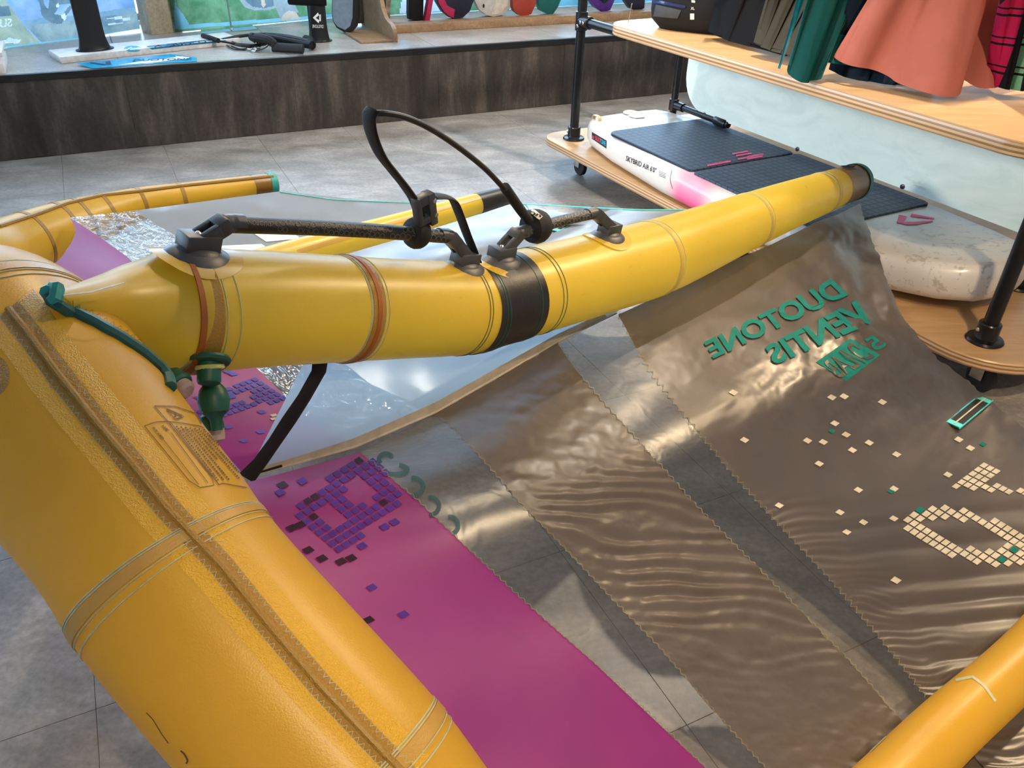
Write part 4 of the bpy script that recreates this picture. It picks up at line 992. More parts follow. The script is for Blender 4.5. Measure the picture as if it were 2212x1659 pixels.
# ------------------------------------------------------------------ inflatable board on the lower shelf
def boardmat():
    m, nt, b = new_mat('white_board_skin')
    tc = node(nt, 'ShaderNodeTexCoord'); sx = node(nt, 'ShaderNodeSeparateXYZ')
    mp = node(nt, 'ShaderNodeMapping', vector_type='POINT'); mp.inputs['Rotation'].default_value = (0, 0, R(60.13)); nt.links.new(tc.outputs['Object'], mp.inputs[0])
    nt.links.new(mp.outputs[0], sx.inputs[0])
    f = noise(nt, coords(nt), 26, 8, .7, .3); h = noise(nt, coords(nt), 2.0, 2)
    mr = ramp(nt, sx.outputs[0], [(.0, (.0, 0, 0)), (.999, (1, 1, 1))])
    # scuffed grey patches on the tail deck and the nose
    mt = node(nt, 'ShaderNodeMapRange'); mt.inputs[1].default_value = .35; mt.inputs[2].default_value = .85; nt.links.new(sx.outputs[0], mt.inputs[0])
    sc = ramp(nt, f, [(.56, (0, 0, 0)), (.60, (.7, .7, .7))])
    k = mixc(nt, 1, sc, mt.outputs[0], 'MULTIPLY')
    base = mixc(nt, k, (.66, .62, .57), (.38, .34, .29))
    a = node(nt, 'ShaderNodeMapRange', interpolation_type='SMOOTHSTEP'); a.inputs[1].default_value = -.26; a.inputs[2].default_value = -.14; nt.links.new(sx.outputs[0], a.inputs[0])
    c_ = node(nt, 'ShaderNodeMapRange', interpolation_type='SMOOTHSTEP'); c_.inputs[1].default_value = .10; c_.inputs[2].default_value = -.04; nt.links.new(sx.outputs[0], c_.inputs[0])
    zz = node(nt, 'ShaderNodeMapRange', interpolation_type='SMOOTHSTEP'); zz.inputs[1].default_value = .03; zz.inputs[2].default_value = .13; zz.inputs[3].default_value = 1; zz.inputs[4].default_value = .55; nt.links.new(sx.outputs[2], zz.inputs[0])
    m1 = node(nt, 'ShaderNodeMath', operation='MULTIPLY'); nt.links.new(a.outputs[0], m1.inputs[0]); nt.links.new(c_.outputs[0], m1.inputs[1])
    m2 = node(nt, 'ShaderNodeMath', operation='MULTIPLY'); nt.links.new(m1.outputs[0], m2.inputs[0]); nt.links.new(zz.outputs[0], m2.inputs[1])
    nt.links.new(mixc(nt, m2.outputs[0], base, (.86, .10, .30)), b.inputs['Base Color'])
    b.inputs['Roughness'].default_value = .3; b.inputs['Coat Weight'].default_value = .3; b.inputs['Coat Roughness'].default_value = .15
    return m
brd = thing('inflatable_board', 'white inflatable foil board with pink rail and navy deck pads on lower shelf', 'board', TR(1.2, .215, ZL))
BT = .14; rc = .235
def half(t):
    K = [(.10, .19), (.13, .24), (.2, .275), (.45, .325), (.9, .370), (1.4, .375), (1.8, .355), (2.05, .295), (2.2, .235), (2.28, .16), (2.315, .075), (2.325, .01)]
    for (a, wa), (c, wc) in zip(K[:-1], K[1:]):
        if a <= t <= c: return wa+(wc-wa)*(t-a)/(c-a)
    return K[0][1] if t < .1 else .01
def rock(t): return .055*max(0, (t-1.55)/.78)**2.0
ts = [.10, .104, .115, .13, .16, .2, .28, .45, .7, .9, 1.15, 1.4, 1.6, 1.8, 1.95, 2.05, 2.13, 2.2, 2.25, 2.28, 2.3, 2.315, 2.325]
b = MB(); rows = []
for t in ts:
    w = half(t); hz = BT/2; e = min(1, .25+abs(t-.10)/.04, .25+abs(2.325-t)/.05); e = math.sin(min(1, e)*math.pi/2)
    z = ZL+.005+hz+rock(t); row = []
    for k in range(36):
        a = 2*math.pi*k/36; ca, sa = math.cos(a), math.sin(a)
        flat = max(0, w-hz); x = rc+(flat*(1 if ca > 0 else -1)*min(1, abs(ca)*3)+hz*min(1, w/hz)*ca)
        row.append(TR(t, x, z+hz*e*math.copysign(abs(sa)**.72, sa)))
    rows.append(row)
b.grid(rows, True); b.add(rows[0], [tuple(range(36))]); b.add(rows[-1], [tuple(range(36))]); bbv = bvh_of(b)
b.make('hull', boardmat(), brd, angle=70)
def padmat():
    m, nt, b = new_mat('navy_grooved_foam')
    v = coords(nt, (1, 1, 1), (0, 0, R(60.13))); br = node(nt, 'ShaderNodeTexBrick'); br.offset = 0
    br.inputs['Scale'].default_value = 1; br.inputs['Brick Width'].default_value = .036; br.inputs['Row Height'].default_value = .036; br.inputs['Mortar Size'].default_value = .004
    br.inputs['Color1'].default_value = (.030, .055, .095, 1); br.inputs['Color2'].default_value = (.036, .063, .105, 1); br.inputs['Mortar'].default_value = (.008, .016, .034, 1)
    nt.links.new(v, br.inputs[0]); f = noise(nt, coords(nt), 5, 6, .7)
    nt.links.new(mixc(nt, ramp(nt, f, [(.62, (0, 0, 0)), (.72, (.6, .6, .6))]), br.outputs[0], (.05, .045, .04)), b.inputs['Base Color'])
    b.inputs['Roughness'].default_value = .5; inv = node(nt, 'ShaderNodeMath', operation='SUBTRACT'); inv.inputs[0].default_value = 1; nt.links.new(br.outputs[1], inv.inputs[1])
    bump(nt, b, inv.outputs[0], .7, .003); return m
M['pad'] = padmat(); zd = ZL+.005+BT
def pad(P):
    b = MB(); n = len(P); c = (sum(p[0] for p in P)/n, sum(p[1] for p in P)/n)
    D = lambda p: zd+rock(p[0])
    b.grid([[TR(*p, D(p)-.004) for p in P], [TR(*p, D(p)+.0045) for p in P], [TR(p[0]+(c[0]-p[0])*.012, p[1]+(c[1]-p[1])*.012, D(p)+.007) for p in P]], True)
    b.add([TR(p[0]+(c[0]-p[0])*.012, p[1]+(c[1]-p[1])*.012, D(p)+.007) for p in P], [tuple(range(n))]); bv = bvh_of(b)
    o = b.make('deck_pad', M['pad'], brd, angle=30); return o, bv
pdA, pA_b = pad(rrect(.40, 1.035, -.075, .535, (.02, .03, .05, .02)))
pdB, pB_b = pad(rrect(1.05, 1.76, -.08, .545, (.03, .02, .02, .03)))
class Both:
    def ray_cast(s, o, r):
        a = pA_b.ray_cast(o, r); c = pB_b.ray_cast(o, r); return a if a[0] is not None else c
both = Both()
M['pinkprint'] = plain('pink_print', (.78, .05, .20), .45); M['ink'] = plain('black_ink', (.012, .012, .014), .5)
M['cyanprint'] = plain('cyan_print', (.03, .42, .62), .45); M['redprint'] = plain('red_print', (.75, .04, .10), .45)
def k3(x, y): return (1200+x/4.424, 200+y/4.424)
b = MB()
for x, y in ((1690, 590), (1725, 608), (1450, 700), (1525, 685), (1740, 640), (1830, 638), (1835, 618)): stroke_on(b, both, [k3(x, y), k3(x+150, y-27)], 3.6, .002, 8)
b.make('printed_marks', M['pinkprint'], brd)
b = MB()
for x, y in ((875, 300), (905, 312)): stroke_on(b, both, [k3(x, y), k3(x+148, y-20)], 3.4, .002, 8)
stroke_on(b, both, [(1896, 400), (1914, 397)], 3, .002, 3); b.make('printed_marks', M['whiteprint'], brd)
b = MB(); letters(b, "SKYBRID AIR 6'0\"", quadfn(bbv, (1352, 347), (1417, 374.5), (1419, 363.5), (1353.5, 335.5), .0015), .015)
for k in range(4): stroke_on(b, bbv, [k3(990, 750+14*k), k3(1055, 776+14*k)], .9, .0015, 3)
stroke_on(b, bbv, [k3(1115, 745), k3(1098, 800), k3(1100, 860), k3(1120, 918)], .8, .0015, 6)
for q in ((1885, 434, 1895, 437), (1880, 440, 1925, 430)): stroke_on(b, bbv, [(q[0], q[1]), (q[2], q[3])], 2.6, .0015, 4)
b.make('lettering', M['ink'], brd, False)
b = MB(); ribbon_on(b, bbv, [(1279, 285), (1311, 304)], [(1279, 299.5), (1310, 321)], 8, 4, .0014); b.make('badge', M['ink'], brd)
b = MB(); letters(b, 'DUO', quadfn(bbv, (1287, 302), (1297, 308), (1297, 298.5), (1287, 293), .0026), .02); stroke_on(b, bbv, [(1284, 297), (1282, 293), (1280.5, 296), (1282.5, 299.5), (1284, 297)], 1.4, .0026); b.make('badge_lettering', M['redprint'], brd, False)
b = MB(); letters(b, 'TONE', quadfn(bbv, (1297, 308), (1309, 315), (1309, 305.5), (1297, 299), .0026), .02); b.make('badge_lettering', M['cyanprint'], brd, False)
def k2(x, y): return (1700+x/4.32, 330+y/4.32)
b = MB()
for P in ([(1043, 583), (1118, 598), (1080, 668), (1022, 655)], [(1108, 648), (1170, 650), (1358, 636), (1362, 648), (1190, 676), (1120, 680), (1060, 664)], [(1160, 575), (1375, 612), (1370, 624), (1150, 600)]): fill_on(b, bbv, [k2(*p) for p in P], .0025)
b.make('printed_emblem', M['pinkprint'], brd, False)
# valve plate and carry loop on the tail
b = MB(); P = [hit(bbv, *k3(*p), .003) for p in [(525, 165), (640, 150), (810, 200), (858, 222), (850, 245), (765, 250), (690, 230)]]
P = [p for p in P if p]; b.prism(P, [p+up*.003 for p in P]); vp_ = b.make('valve_plate', M['whiteprint'], brd)
q = hit(bbv, *k3(718, 203), .004) or TR(.25, .1, ZL+.15)
b = MB(); b.lathe(q, up, [(.040, 0), (.041, .004), (.036, .007), (.033, .004), (.012, .004), (.012, .009), (.0, .010)], 24, False); b.make('valve', plain('milky_valve', (.60, .57, .53), .25), brd)
q = hit(bbv, *k3(628, 165), .004) or TR(.17, .02, ZL+.14); b = MB(); b.tube(spline([q-TE_*.03, q-TE_*.02+up*.02, q+TE_*.02+up*.02, q+TE_*.03], 5), .012, 10, True, .25, TR_); b.make('carry_loop', plain('tan_webbing', (.52, .42, .26), .7, bmp=.3), brd)

# ------------------------------------------------------------------ harness bag and clothes over the upper shelf
M['neo'] = plain('black_neoprene', (.005, .005, .006), .6, spec=.25, bmp=.2); M['neog'] = plain('charcoal_shell', (.035, .036, .042), .45, bmp=.15)
A, B = TR(.60, -.03, 0), TR(.92, .21, 0); ax = (B-A).normalized(); ay = up.cross(ax); L = (B-A).length
bag = thing('waist_harness', 'black padded waist harness standing on the plywood shelf beside black jacket', 'harness', A.lerp(B, .5)+ay*.09+up*ZU)
b = MB(); rows = []
for k in range(15):
    h = k/14; z = ZU+.001+h*.5; f = [.84, .97, 1, 1, .99, .97, .95, .93, .92, .90, .9, .88, .86, .82, .74][k]
    if k == 0: f = .80
    row = []
    for j in range(40):
        a = 2*math.pi*j/40; ca, sa = math.cos(a), math.sin(a)
        row.append(A+ax*(L/2+(L/2+.03)*f*math.copysign(abs(ca)**.62, ca))+ay*(.09+.115*f*math.copysign(abs(sa)**.7, sa))+up*z)
    rows.append(row)
b.grid(rows, True); b.add(rows[0], [tuple(range(40))]); b.add(rows[-1], [tuple(range(40))]); hbv = bvh_of(b); b.make('shell', M['neo'], bag, angle=60)
b = MB(); ribbon_on(b, hbv, [(1368, 4), (1420, 10), (1472, 22)], [(1366, 42), (1400, 34), (1464, 40)], 20, 4, .003); b.make('side_panel', M['neog'], bag)
M['gblue'] = plain('glossy_blue_binding', (.02, .03, .12), .15, coat=.6)
b = MB(); ribbon_on(b, hbv, [(1372, -3), (1430, 2), (1482, 12)], [(1370, 2), (1428, 8), (1480, 18)], 20, 2, .004); b.make('binding', M['gblue'], bag)
b = MB(); letters(b, 'XL', quadfn(hbv, (1492, 21), (1501, 21), (1500, 15), (1493, 15), .003), .02); ribbon_on(b, hbv, [(1491, 29), (1500, 29)], [(1491, 42), (1500, 42)], 4, 2, .003); ribbon_on(b, hbv, [(1494, 0), (1502, 1)], [(1494, 5), (1502, 6)], 4, 2, .003); b.make('size_tags', M['patchw'], bag, False)
b = MB(); stroke_on(b, hbv, [(1375, 22), (1380, 25)], 3, .004, 2); stroke_on(b, hbv, [(1384, 23), (1383, 29)], 4, .004, 2); b.make('logo_print', M['whiteprint'], bag, False)
b = MB(); b.tube([atz(1365, 8, 1.02), atz(1357, 49, ZU+.004)], .003, 6, True, .3); b.make('swing_tag', M['patchw'], bag)

def cloth(name, c, rough=.85, var=.1, sc=40, weave_=True, layer=None):
    m, nt, b = new_mat(name); v = coords(nt); f = noise(nt, v, 5, 5, .6)
    cc = ramp(nt, f, [(.3, tuple(k*(1-var) for k in c)), (.7, tuple(min(1, k*(1+var)) for k in c))])
    if layer: cc = layer(nt, cc)
    nt.links.new(cc, b.inputs['Base Color']); b.inputs['Roughness'].default_value = rough; b.inputs['Specular IOR Level'].default_value = .08
    b.inputs['Sheen Weight'].default_value = .0
    bump(nt, b, noise(nt, coords(nt, (5, 5, 1.2)), 2, 3, .5, 0), .45, .014); return m
def plaid(nt, cc):
    v = world_pos(nt, (1, 1, 1), (0, 0, 0)); sx = node(nt, 'ShaderNodeSeparateXYZ'); nt.links.new(v, sx.inputs[0])
    def stripes(o, per, st):
        w = node(nt, 'ShaderNodeMath', operation='MULTIPLY'); w.inputs[1].default_value = 1/per; nt.links.new(o, w.inputs[0])
        fr = node(nt, 'ShaderNodeMath', operation='FRACT'); nt.links.new(w.outputs[0], fr.inputs[0]); r = ramp(nt, fr.outputs[0], st); r.node.color_ramp.interpolation = 'CONSTANT'; return r
    a = stripes(sx.outputs[0], .15, [(0, (.30, .008, .05)), (.34, (.01, .01, .012)), (.52, (.13, .30, .17)), (.72, (.01, .01, .012)), (.86, (.25, .008, .05))])
    k = stripes(sx.outputs[2], .085, [(0, (0, 0, 0)), (.62, (1, 1, 1)), (.7, (0, 0, 0)), (.86, (1, 1, 1)), (.92, (0, 0, 0))])
    return mixc(nt, k, a, (.008, .008, .01))
def garment(name, label, cat, hem, top, mat, thick=.05, folds=.012, nf=5, rise=16, flare=1.0, seed=1, back=None):
    """cloth tube: hem = world points along the visible lower edge, top = two world points at the shoulders"""
    rnd = random.Random(seed); n = 44
    H = resample(spline(hem, 6), n); c0 = sum(H, V())/n; a, c = V(top[0]), V(top[1])
    root = thing(name, label, cat, V((c0.x, c0.y, min(p.z for p in H))), 'clothes hanging over the trolley shelf')
    bk = back or -TE_*thick; fr_rows, bk_rows = [], []
    for k in range(rise+1):
        h = k/rise; e = h**flare; fr_, bk_ = [], []
        for i in range(n):
            s = i/(n-1); p = H[i].lerp(a.lerp(c, s), e); tz = H[i].z+((a.lerp(c, s)).z-H[i].z)*h; p.z = tz
            edge = math.sin(math.pi*s)**.5
            w = folds*(1-h*.6)*(math.sin(s*nf*6.28+seed)+.5*math.sin(s*nf*13.1+seed*2+h*2))*edge
            fr_.append(p+TE_*(w)); bk_.append(p+bk*(edge*(.35+.65*math.sin(math.pi*min(1, .25+h))))+TE_*(w*.3)+up*(.012*edge*(1-h)))
        fr_rows.append(fr_); bk_rows.append(bk_)
    b = MB(); b.grid([f+g[::-1] for f, g in zip(fr_rows, bk_rows)], True); b.add(fr_rows[-1]+bk_rows[-1][::-1], [tuple(range(2*n))])
    bv = bvh_of(b); b.make('body', mat, root, angle=70)
    m_ = a.lerp(c, .5); b = MB(); b.tube(spline([m_-up*.02, V((m_.x, m_.y, 1.70)), V((m_.x, m_.y, 1.735))+TE_*.02], 4), .003, 6); b.make('hanger_hook', M['steel'], root)
    return root, bv, H
M['coral'] = cloth('coral_corduroy', (.44, .135, .10)); M['blackcl'] = cloth('black_shell_cloth', (.004, .004, .005), .6)
M['olive'] = cloth('olive_grey_canvas', (.05, .044, .033)); M['tealcl'] = cloth('teal_shell_cloth', (.003, .055, .052), .5); M['navycl'] = cloth('dark_navy_cloth', (.006, .014, .026), .6)
M['plaid'] = cloth('plaid_flannel', (.2, .01, .05), layer=plaid); M['zipblue'] = plain('bright_blue_lining', (.01, .30, .42), .45)
garment('black_jacket', 'black jacket hanging between the waist harness and grey shirt', 'jacket', [atz(1536, 70, .86), atz(1562, 84, .855), atz(1600, 96, .85), atz(1650, 108, .85), atz(1700, 122, .85)], (TR(1.0, .05, 1.5), TR(.95, .85, 1.5)), M['blackcl'], .10, .012, 4, seed=2)
garment('canvas_shirt', 'olive grey canvas shirt hanging between black jacket and teal jacket', 'shirt', [atz(1632, 94, .88), atz(1650, 104, .875), atz(1672, 112, .87), atz(1700, 118, .87), atz(1740, 124, .87)], (TR(1.22, .08, 1.5), TR(1.14, .85, 1.5)), M['olive'], .06, .010, 5, seed=4)
tj, tjb, TH = garment('teal_jacket', 'teal jacket with bright blue lining drooping over the shelf edge', 'jacket', [atz(1705, 140, .885), atz(1714, 170, .848), atz(1740, 179, .84), atz(1766, 172, .846), atz(1780, 140, .89), atz(1830, 140, .89), atz(1900, 150, .89)], (TR(1.46, .0, 1.5), TR(1.36, .85, 1.5)), M['tealcl'], .045, .014, 4, seed=3)
b = MB(); rows = []
for k in range(12):
    h = k/11; p = atz(1683, 149, .86).lerp(TR(1.40, .02, 1.5), h); p.z = .86+.64*h; w = .004+.03*min(1, h*2.5)
    rows.append([p, p+TR_*w*.5-TE_*.004, p+TR_*w])
b.grid(rows); b.grid([[q-TE_*.006 for q in r] for r in rows]); b.make('lining_edge', M['zipblue'], tj)
garment('navy_jacket', 'dark navy jacket hanging behind the coral shirt', 'jacket', [atz(1790, 150, .86), atz(1830, 168, .845), atz(1900, 180, .842), atz(1980, 188, .842), atz(2020, 186, .85)], (TR(1.56, .06, 1.5), TR(1.48, .85, 1.5)), M['navycl'], .04, .010, 4, seed=6)
garment('coral_shirt', 'coral corduroy shirt hanging in front of the navy jacket', 'shirt', [atz(1800, 122, .91), atz(1830, 140, .898), atz(1890, 152, .885), atz(1960, 186, .862), atz(2010, 203, .850), atz(2050, 208, .846), atz(2068, 203, .85), atz(2078, 170, .88), atz(2086, 168, .88), atz(2100, 186, .86), atz(2130, 189, .858), atz(2158, 184, .862), atz(2170, 150, .89)], (TR(1.78, .1, 1.5), TR(1.66, .85, 1.5)), M['coral'], .055, .020, 3, seed=5)
garment('plaid_shirt', 'crimson, green and black plaid shirt at the near end of the rail', 'shirt', [atz(2142, 178, .87), atz(2160, 190, .862), atz(2190, 195, .86), atz(2230, 196, .86), atz(2290, 195, .87)], (TR(1.98, .12, 1.5), TR(1.90, .85, 1.5)), M['plaid'], .08, .012, 4, seed=8)

# ------------------------------------------------------------------ things on the window platform
zp = ZP+.0005
M['white'] = plain('white_lacquer', (.78, .76, .74), .4); M['carbon'] = plain('black_carbon', (.010, .011, .014), .3)
ow = PL(.414, .215, zp); dx = (PL(1.40, .472, 0)-PL(.414, .215, 0)).normalized(); dy = up.cross(dx)
pk = thing('display_plank', 'white display plank with blue lettering holding the tall black foil mast', 'plank', ow+dx*.5+dy*.11)
b = MB(); b.box(ow, dx, dy, up, 0, 1.04, 0, .235, 0, .034, .002); kbv = bvh_of(b); b.make('plank', M['white'], pk)
b = MB(); fill_on(b, kbv, [(287+19*math.cos(a*.42), 105.5+6.5*math.sin(a*.42)) for a in range(15)], .001); b.make('round_sticker', M['cyanprint'], pk)
b = MB(); ribbon_on(b, kbv, [(316, 100), (400, 91), (480, 83)], [(328, 107), (408, 98), (492, 90)], 12, 2, .001); b.make('blue_sticker', plain('blue_sticker', (.02, .20, .38), .4), pk)
b = MB(); letters(b, 'DUOTONE', quadfn(kbv, (366, 100.5), (478, 89), (472, 84.5), (360, 95.5), .002), .02); fill_on(b, kbv, [(333, 102), (342, 97), (350, 100.5), (341, 104.5)], .002); b.make('sticker_lettering', M['ink'], pk, False)
b = MB(); stroke_on(b, kbv, [(275, 107), (284, 103), (289, 108), (298, 104)], 2.5, .002); b.make('sticker_lettering', M['whiteprint'], pk, False)
def mast(name, label, o, dx, w, th, H, flare, lean=V((0, 0, 0)), mat=None):
    root = thing(name, label, 'foil mast', o); b = MB(); rows = []; dy = up.cross(dx)
    zs = [0, .006, .012, .03, .06, .1, .2, .5, H]
    for z in zs:
        f = 1+flare*max(0, 1-z/.1)**2.2; f2 = 1+flare*2.0*max(0, 1-z/.06)**2
        if z > .2: f = 1-.10*(z-.2)/(H-.2)
        rows.append([o+lean*z+dx*(w/2*f*math.copysign(abs(math.cos(a))**.9, math.cos(a)))+dy*(th/2*f2*math.sin(a))+up*z for a in [2*math.pi*k/28 for k in range(28)]])
    b.grid(rows, True); b.add(rows[0], [tuple(range(28))]); b.add(rows[-1], [tuple(range(28))]); bv = bvh_of(b); b.make('mast', mat or M['carbon'], root, angle=60)
    b = MB(); n = 28; P = [o+dx*((w/2*(1+flare)+.012)*math.cos(2*math.pi*k/n))+dy*((th/2+.045)*math.sin(2*math.pi*k/n)) for k in range(n)]; b.prism(P, [p+up*.006 for p in P]); b.make('base_plate', mat or M['carbon'], root, angle=30)
    return root, bv
mo = ow+dx*.215+dy*.105+up*.0345
mast('foil_mast', 'tall black carbon foil mast standing upright on the white display plank', mo, dx, .140, .034, .95, .30)
st = thing('sticker_sheet', 'bright blue sticker sheet lying at the platform edge in front of the plank', 'sticker', atz(300, 132, zp))
P = [(164, 137), (201, 148), (215, 147), (330, 138), (425, 133), (425, 125), (369, 117), (330, 121), (253, 128)]
M['sheet'] = plain('glossy_blue_sheet', (.01, .36, .62), .25)
b = MB(); Q = [atz(x, y, zp+.0015+(.012 if i in (0, 6) else 0)) for i, (x, y) in enumerate(P)]; b.prism(Q, [q+up*.0012 for q in Q]); sbv = bvh_of(b); b.make('sheet', M['sheet'], st, False)
b = MB(); fill_on(b, sbv, [(255, 141), (300, 133), (395, 122), (402, 127), (330, 136)], .001); fill_on(b, sbv, [(378, 121), (410, 124), (404, 128), (384, 125)], .001); b.make('white_print', M['whiteprint'], st)
b = MB(); letters(b, 'DUOTONE', quadfn(sbv, (286, 133.5), (414, 129.5), (414, 125.8), (290, 128.5), .002), .02); fill_on(b, sbv, [(228, 134), (238, 132), (240, 139), (229, 140)], .0015); stroke_on(b, sbv, [(195, 136), (212, 138), (228, 140)], 2.5, .0015); b.make('sheet_lettering', plain('dark_blue_ink', (.01, .05, .14), .5), st, False)
# stack of white boards at the left end
for k, (ds, h) in enumerate(((0, .05), (-.012, .03), (.008, .022))):
    z = zp+sum((.05, .03, .022)[:k]); 
    o = thing('white_board_sheet', ['bottom thick white board of the stack at the left platform end', 'middle white board of the stack at the left platform end', 'topmost thin white board of the stack at the left platform end'][k], 'board', PL(-.1, .2, z), 'white boards stacked at the platform edge')
    b = MB(); b.box(PL(0, 0, z), PE, PN, up, -.28, .148+ds, .055+k*.004, .40, .0003, h, .002); b.make('board', M['white'], o)
# black harness boom and lines in a heap
hp = thing('boom_heap', 'heap of black boom grips, lines and clips beside the white plank', 'boom', atz(560, 95, zp))
def ht(pts, r, name, mat, flat=1.):
    b = MB(); b.tube(spline([atz(x, y, zp+h) for x, y, h in pts], 7), r, 10, True, flat); return b.make(name, mat, hp)
ht([(438, 77, .045), (455, 82, .045), (472, 88, .04)], .014, 'grip', M['web'])
ht([(470, 88, .04), (500, 93, .03), (530, 96, .025), (560, 98, .02)], .006, 'line', M['carbon'])
ht([(480, 86, .03), (520, 78, .04), (570, 74, .05), (620, 78, .05), (668, 88, .04)], .010, 'line', M['carbon'])
ht([(500, 92, .02), (520, 98, .03), (545, 99, .02), (575, 94, .03)], .012, 'strap', M['web'], .4)
ht([(545, 80, .05), (560, 82, .07), (578, 86, .07), (590, 94, .05), (588, 102, .03)], .026, 'ribbed_grip', M['web'])
for k in range(7):
    q = atz(548+6.2*k, 82+.9*k, zp+.062); b = MB(); b.lathe(q, PE+PN*.2, [(.0265, -.003), (.030, 0), (.0265, .003)], 16); b.make('grip_rib', M['neo'], hp)
ht([(575, 80, .06), (610, 87, .05), (650, 95, .04), (672, 98, .04)], .020, 'bar', M['neo'])
ht([(590, 102, .03), (620, 104, .03), (655, 106, .03)], .030, 'pad', M['web'], .7)
ht([(660, 84, .03), (672, 88, .03), (674, 98, .03)], .024, 'grip', M['neo'])
ht([(584, 92, .05), (575, 102, .03), (560, 108, .015), (548, 108, .012)], .008, 'strap', M['neog'], .4)
ht([(500, 100, .008), (520, 106, .008), (545, 104, .01)], .004, 'line', M['carbon']); ht([(490, 98, .006), (505, 106, .008), (530, 108, .006)], .004, 'line', M['carbon'])
b = MB()
for (x, y) in ((540, 103), (549, 107), (555, 103)): b.tube([atz(x+8*math.cos(a*.7), y+4*math.sin(a*.7), zp+.012) for a in range(10)], .0045, 8)
b.make('clip', M['steel'], hp)
# second mast with a horizontal head
m2o = atz(690, 88, zp); root, mbv = mast('mast_display', 'short black foil mast with round head and white emblem beside the boom heap', m2o, (PE*.98-PN*.2).normalized(), .112, .05, .24, .22)
hd = m2o+up*.235; dxx = (PE*.98-PN*.2).normalized()
b = MB(); b.lathe(hd-dxx*.17-PN*.0+up*.02, dxx, [(.030, 0), (.042, .006), (.046, .05), (.050, .12), (.055, .2), (.05, .235)], 20); b.make('head', M['neo'], root)
b = MB(); fill_on(b, mbv, [(676, 38), (687, 27), (689, 33), (682, 38.5), (690, 44), (688, 50)], .002); fill_on(b, mbv, [(689.5, 31), (693, 31.5), (693, 46), (689.5, 45)], .002)
letters(b, 'DUOTONE', quadfn(mbv, (698, 53.5), (675, 53), (675, 60), (698, 60.5), .003), .01); b.make('lettering', M['whiteprint'], root, False)
# rod stand on a polished plate
rs = thing('rod_stand', 'thin steel rod on a polished square plate in front of green poster', 'stand', atz(497, 64, zp))
Q = [atz(x, y, zp) for x, y in ((433, 59), (435, 74), (557, 64), (545, 55))]; b = MB(); b.prism(Q, [q+up*.004 for q in Q]); b.make('plate', plain('polished_steel', (.55, .58, .56), .12, 1), rs)
q = atz(500, 63, zp); b = MB(); b.tube([q, q+up*1.1], .006, 10); b.make('rod', M['steel'], rs)
b = MB(); b.lathe(q+up*.004, up, [(.014, 0), (.012, .006), (.007, .008)], 14); b.make('collar', M['steel'], rs)
# wooden rack with boards standing in it
M['rackwood'] = mottled('rack_oak', (.22, .125, .065), (.30, .185, .10), (.38, .25, .14), (3, 9, 9), rough=(.4, .55))
rk = thing('board_rack', 'wooden rack with curved end panel holding boards before the window', 'rack', PL(3.6, .75, zp))
E0 = atz(836, 74, zp); sR = (E0-PO).dot(PE); nR = (E0-PO).dot(PN)
b = MB(); b.box(PL(0, nR, zp), PE, PN, up, sR, 5.6, 0, .10, 0, .055, .004); b.make('front_rail', M['rackwood'], rk)
b = MB(); b.box(PL(0, nR, zp), PE, PN, up, sR-.02, 5.6, .10, .42, 0, .042, .002); b.make('base_board', M['rackwood'], rk)
b = MB(); b.box(PL(0, nR, zp), PE, PN, up, sR-.02, 5.6, .40, .43, 0, .9, .003); 
b = MB(); b.box(PL(0, nR, zp), PE, PN, up, sR-.02, 5.6, .38, .42, .7, .78, .003); b.make('back_rail', M['rackwood'], rk)
ne = nR-(atz(836, 91, zp)-E0).length
prof_ = [(ne, 0), (ne-.004, .03), (ne+.012, .075), (ne+.05, .098), (ne+.10, .104), (ne+.16, .12), (ne+.22, .17), (ne+.27, .28), (ne+.30, .45), (ne+.32, .85), (nR+.43, .85), (nR+.43, 0)]
b = MB(); b.prism([PL(sR-.045, n, zp+z) for n, z in prof_], [PL(sR-.018, n, zp+z) for n, z in prof_]); b.make('end_panel', M['rackwood'], rk, angle=30)
b = MB(); b.box(PL(0, ne, zp), PE, PN, up, sR-.26, sR-.045, .005, .40, 0, .014, .002); b.make('foot_board', M['rackwood'], rk)
b = MB(); b.box(PL(0, nR, zp), PE, PN, up, sR-.20, sR-.05, .36, .40, .014, .85, .003); b.make('side_board', mottled('grey_green_board', (.13, .13, .09), (.17, .17, .12), (.22, .21, .15), (3, 9, 2), rough=(.5, .6)), rk)
def standing(name, label, poly, s, n, th, mats, cat='board', dirn=None, split=None, topz=.75):
    """board standing on end: pixel outline on an upright plane through PL(s, n), then extruded back by th"""
    nn = dirn or V((-PN.x, -PN.y, 0)); p0 = PL(s, n, 0); P = [atplane(x, y, p0, nn) for x, y in poly]; c = sum(P, V())/len(P); zmin = min(p.z for p in P)
    lift = ZP+.044-zmin if split is None else 0
    root = thing(name, label, cat, V((c.x, c.y, ZP+.04)), 'boards standing in the wooden rack')
    fr_ = [p for p in P]; bk = [p-nn*th for p in P]; cc = sum(fr_, V())/len(fr_)
    f2 = [cc+(p-cc)*.88-nn*(-.004) for p in fr_]; b = MB(); m = len(P)
    b.add(f2+fr_+bk, [tuple(range(m))]); b.mi[-1:] = [0]
    b.f += [(k, (k+1) % m, m+(k+1) % m, m+k) for k in range(m)]; b.mi += [0]*m
    b.f += [(m+k, m+(k+1) % m, 2*m+(k+1) % m, 2*m+k) for k in range(m)]; b.mi += [0]*m
    b.f.append(tuple(range(3*m-1, 2*m-1, -1))); b.mi.append(0)
    bv = bvh_of(b); b.make('hull', mats[0], root, angle=50); return root, bv
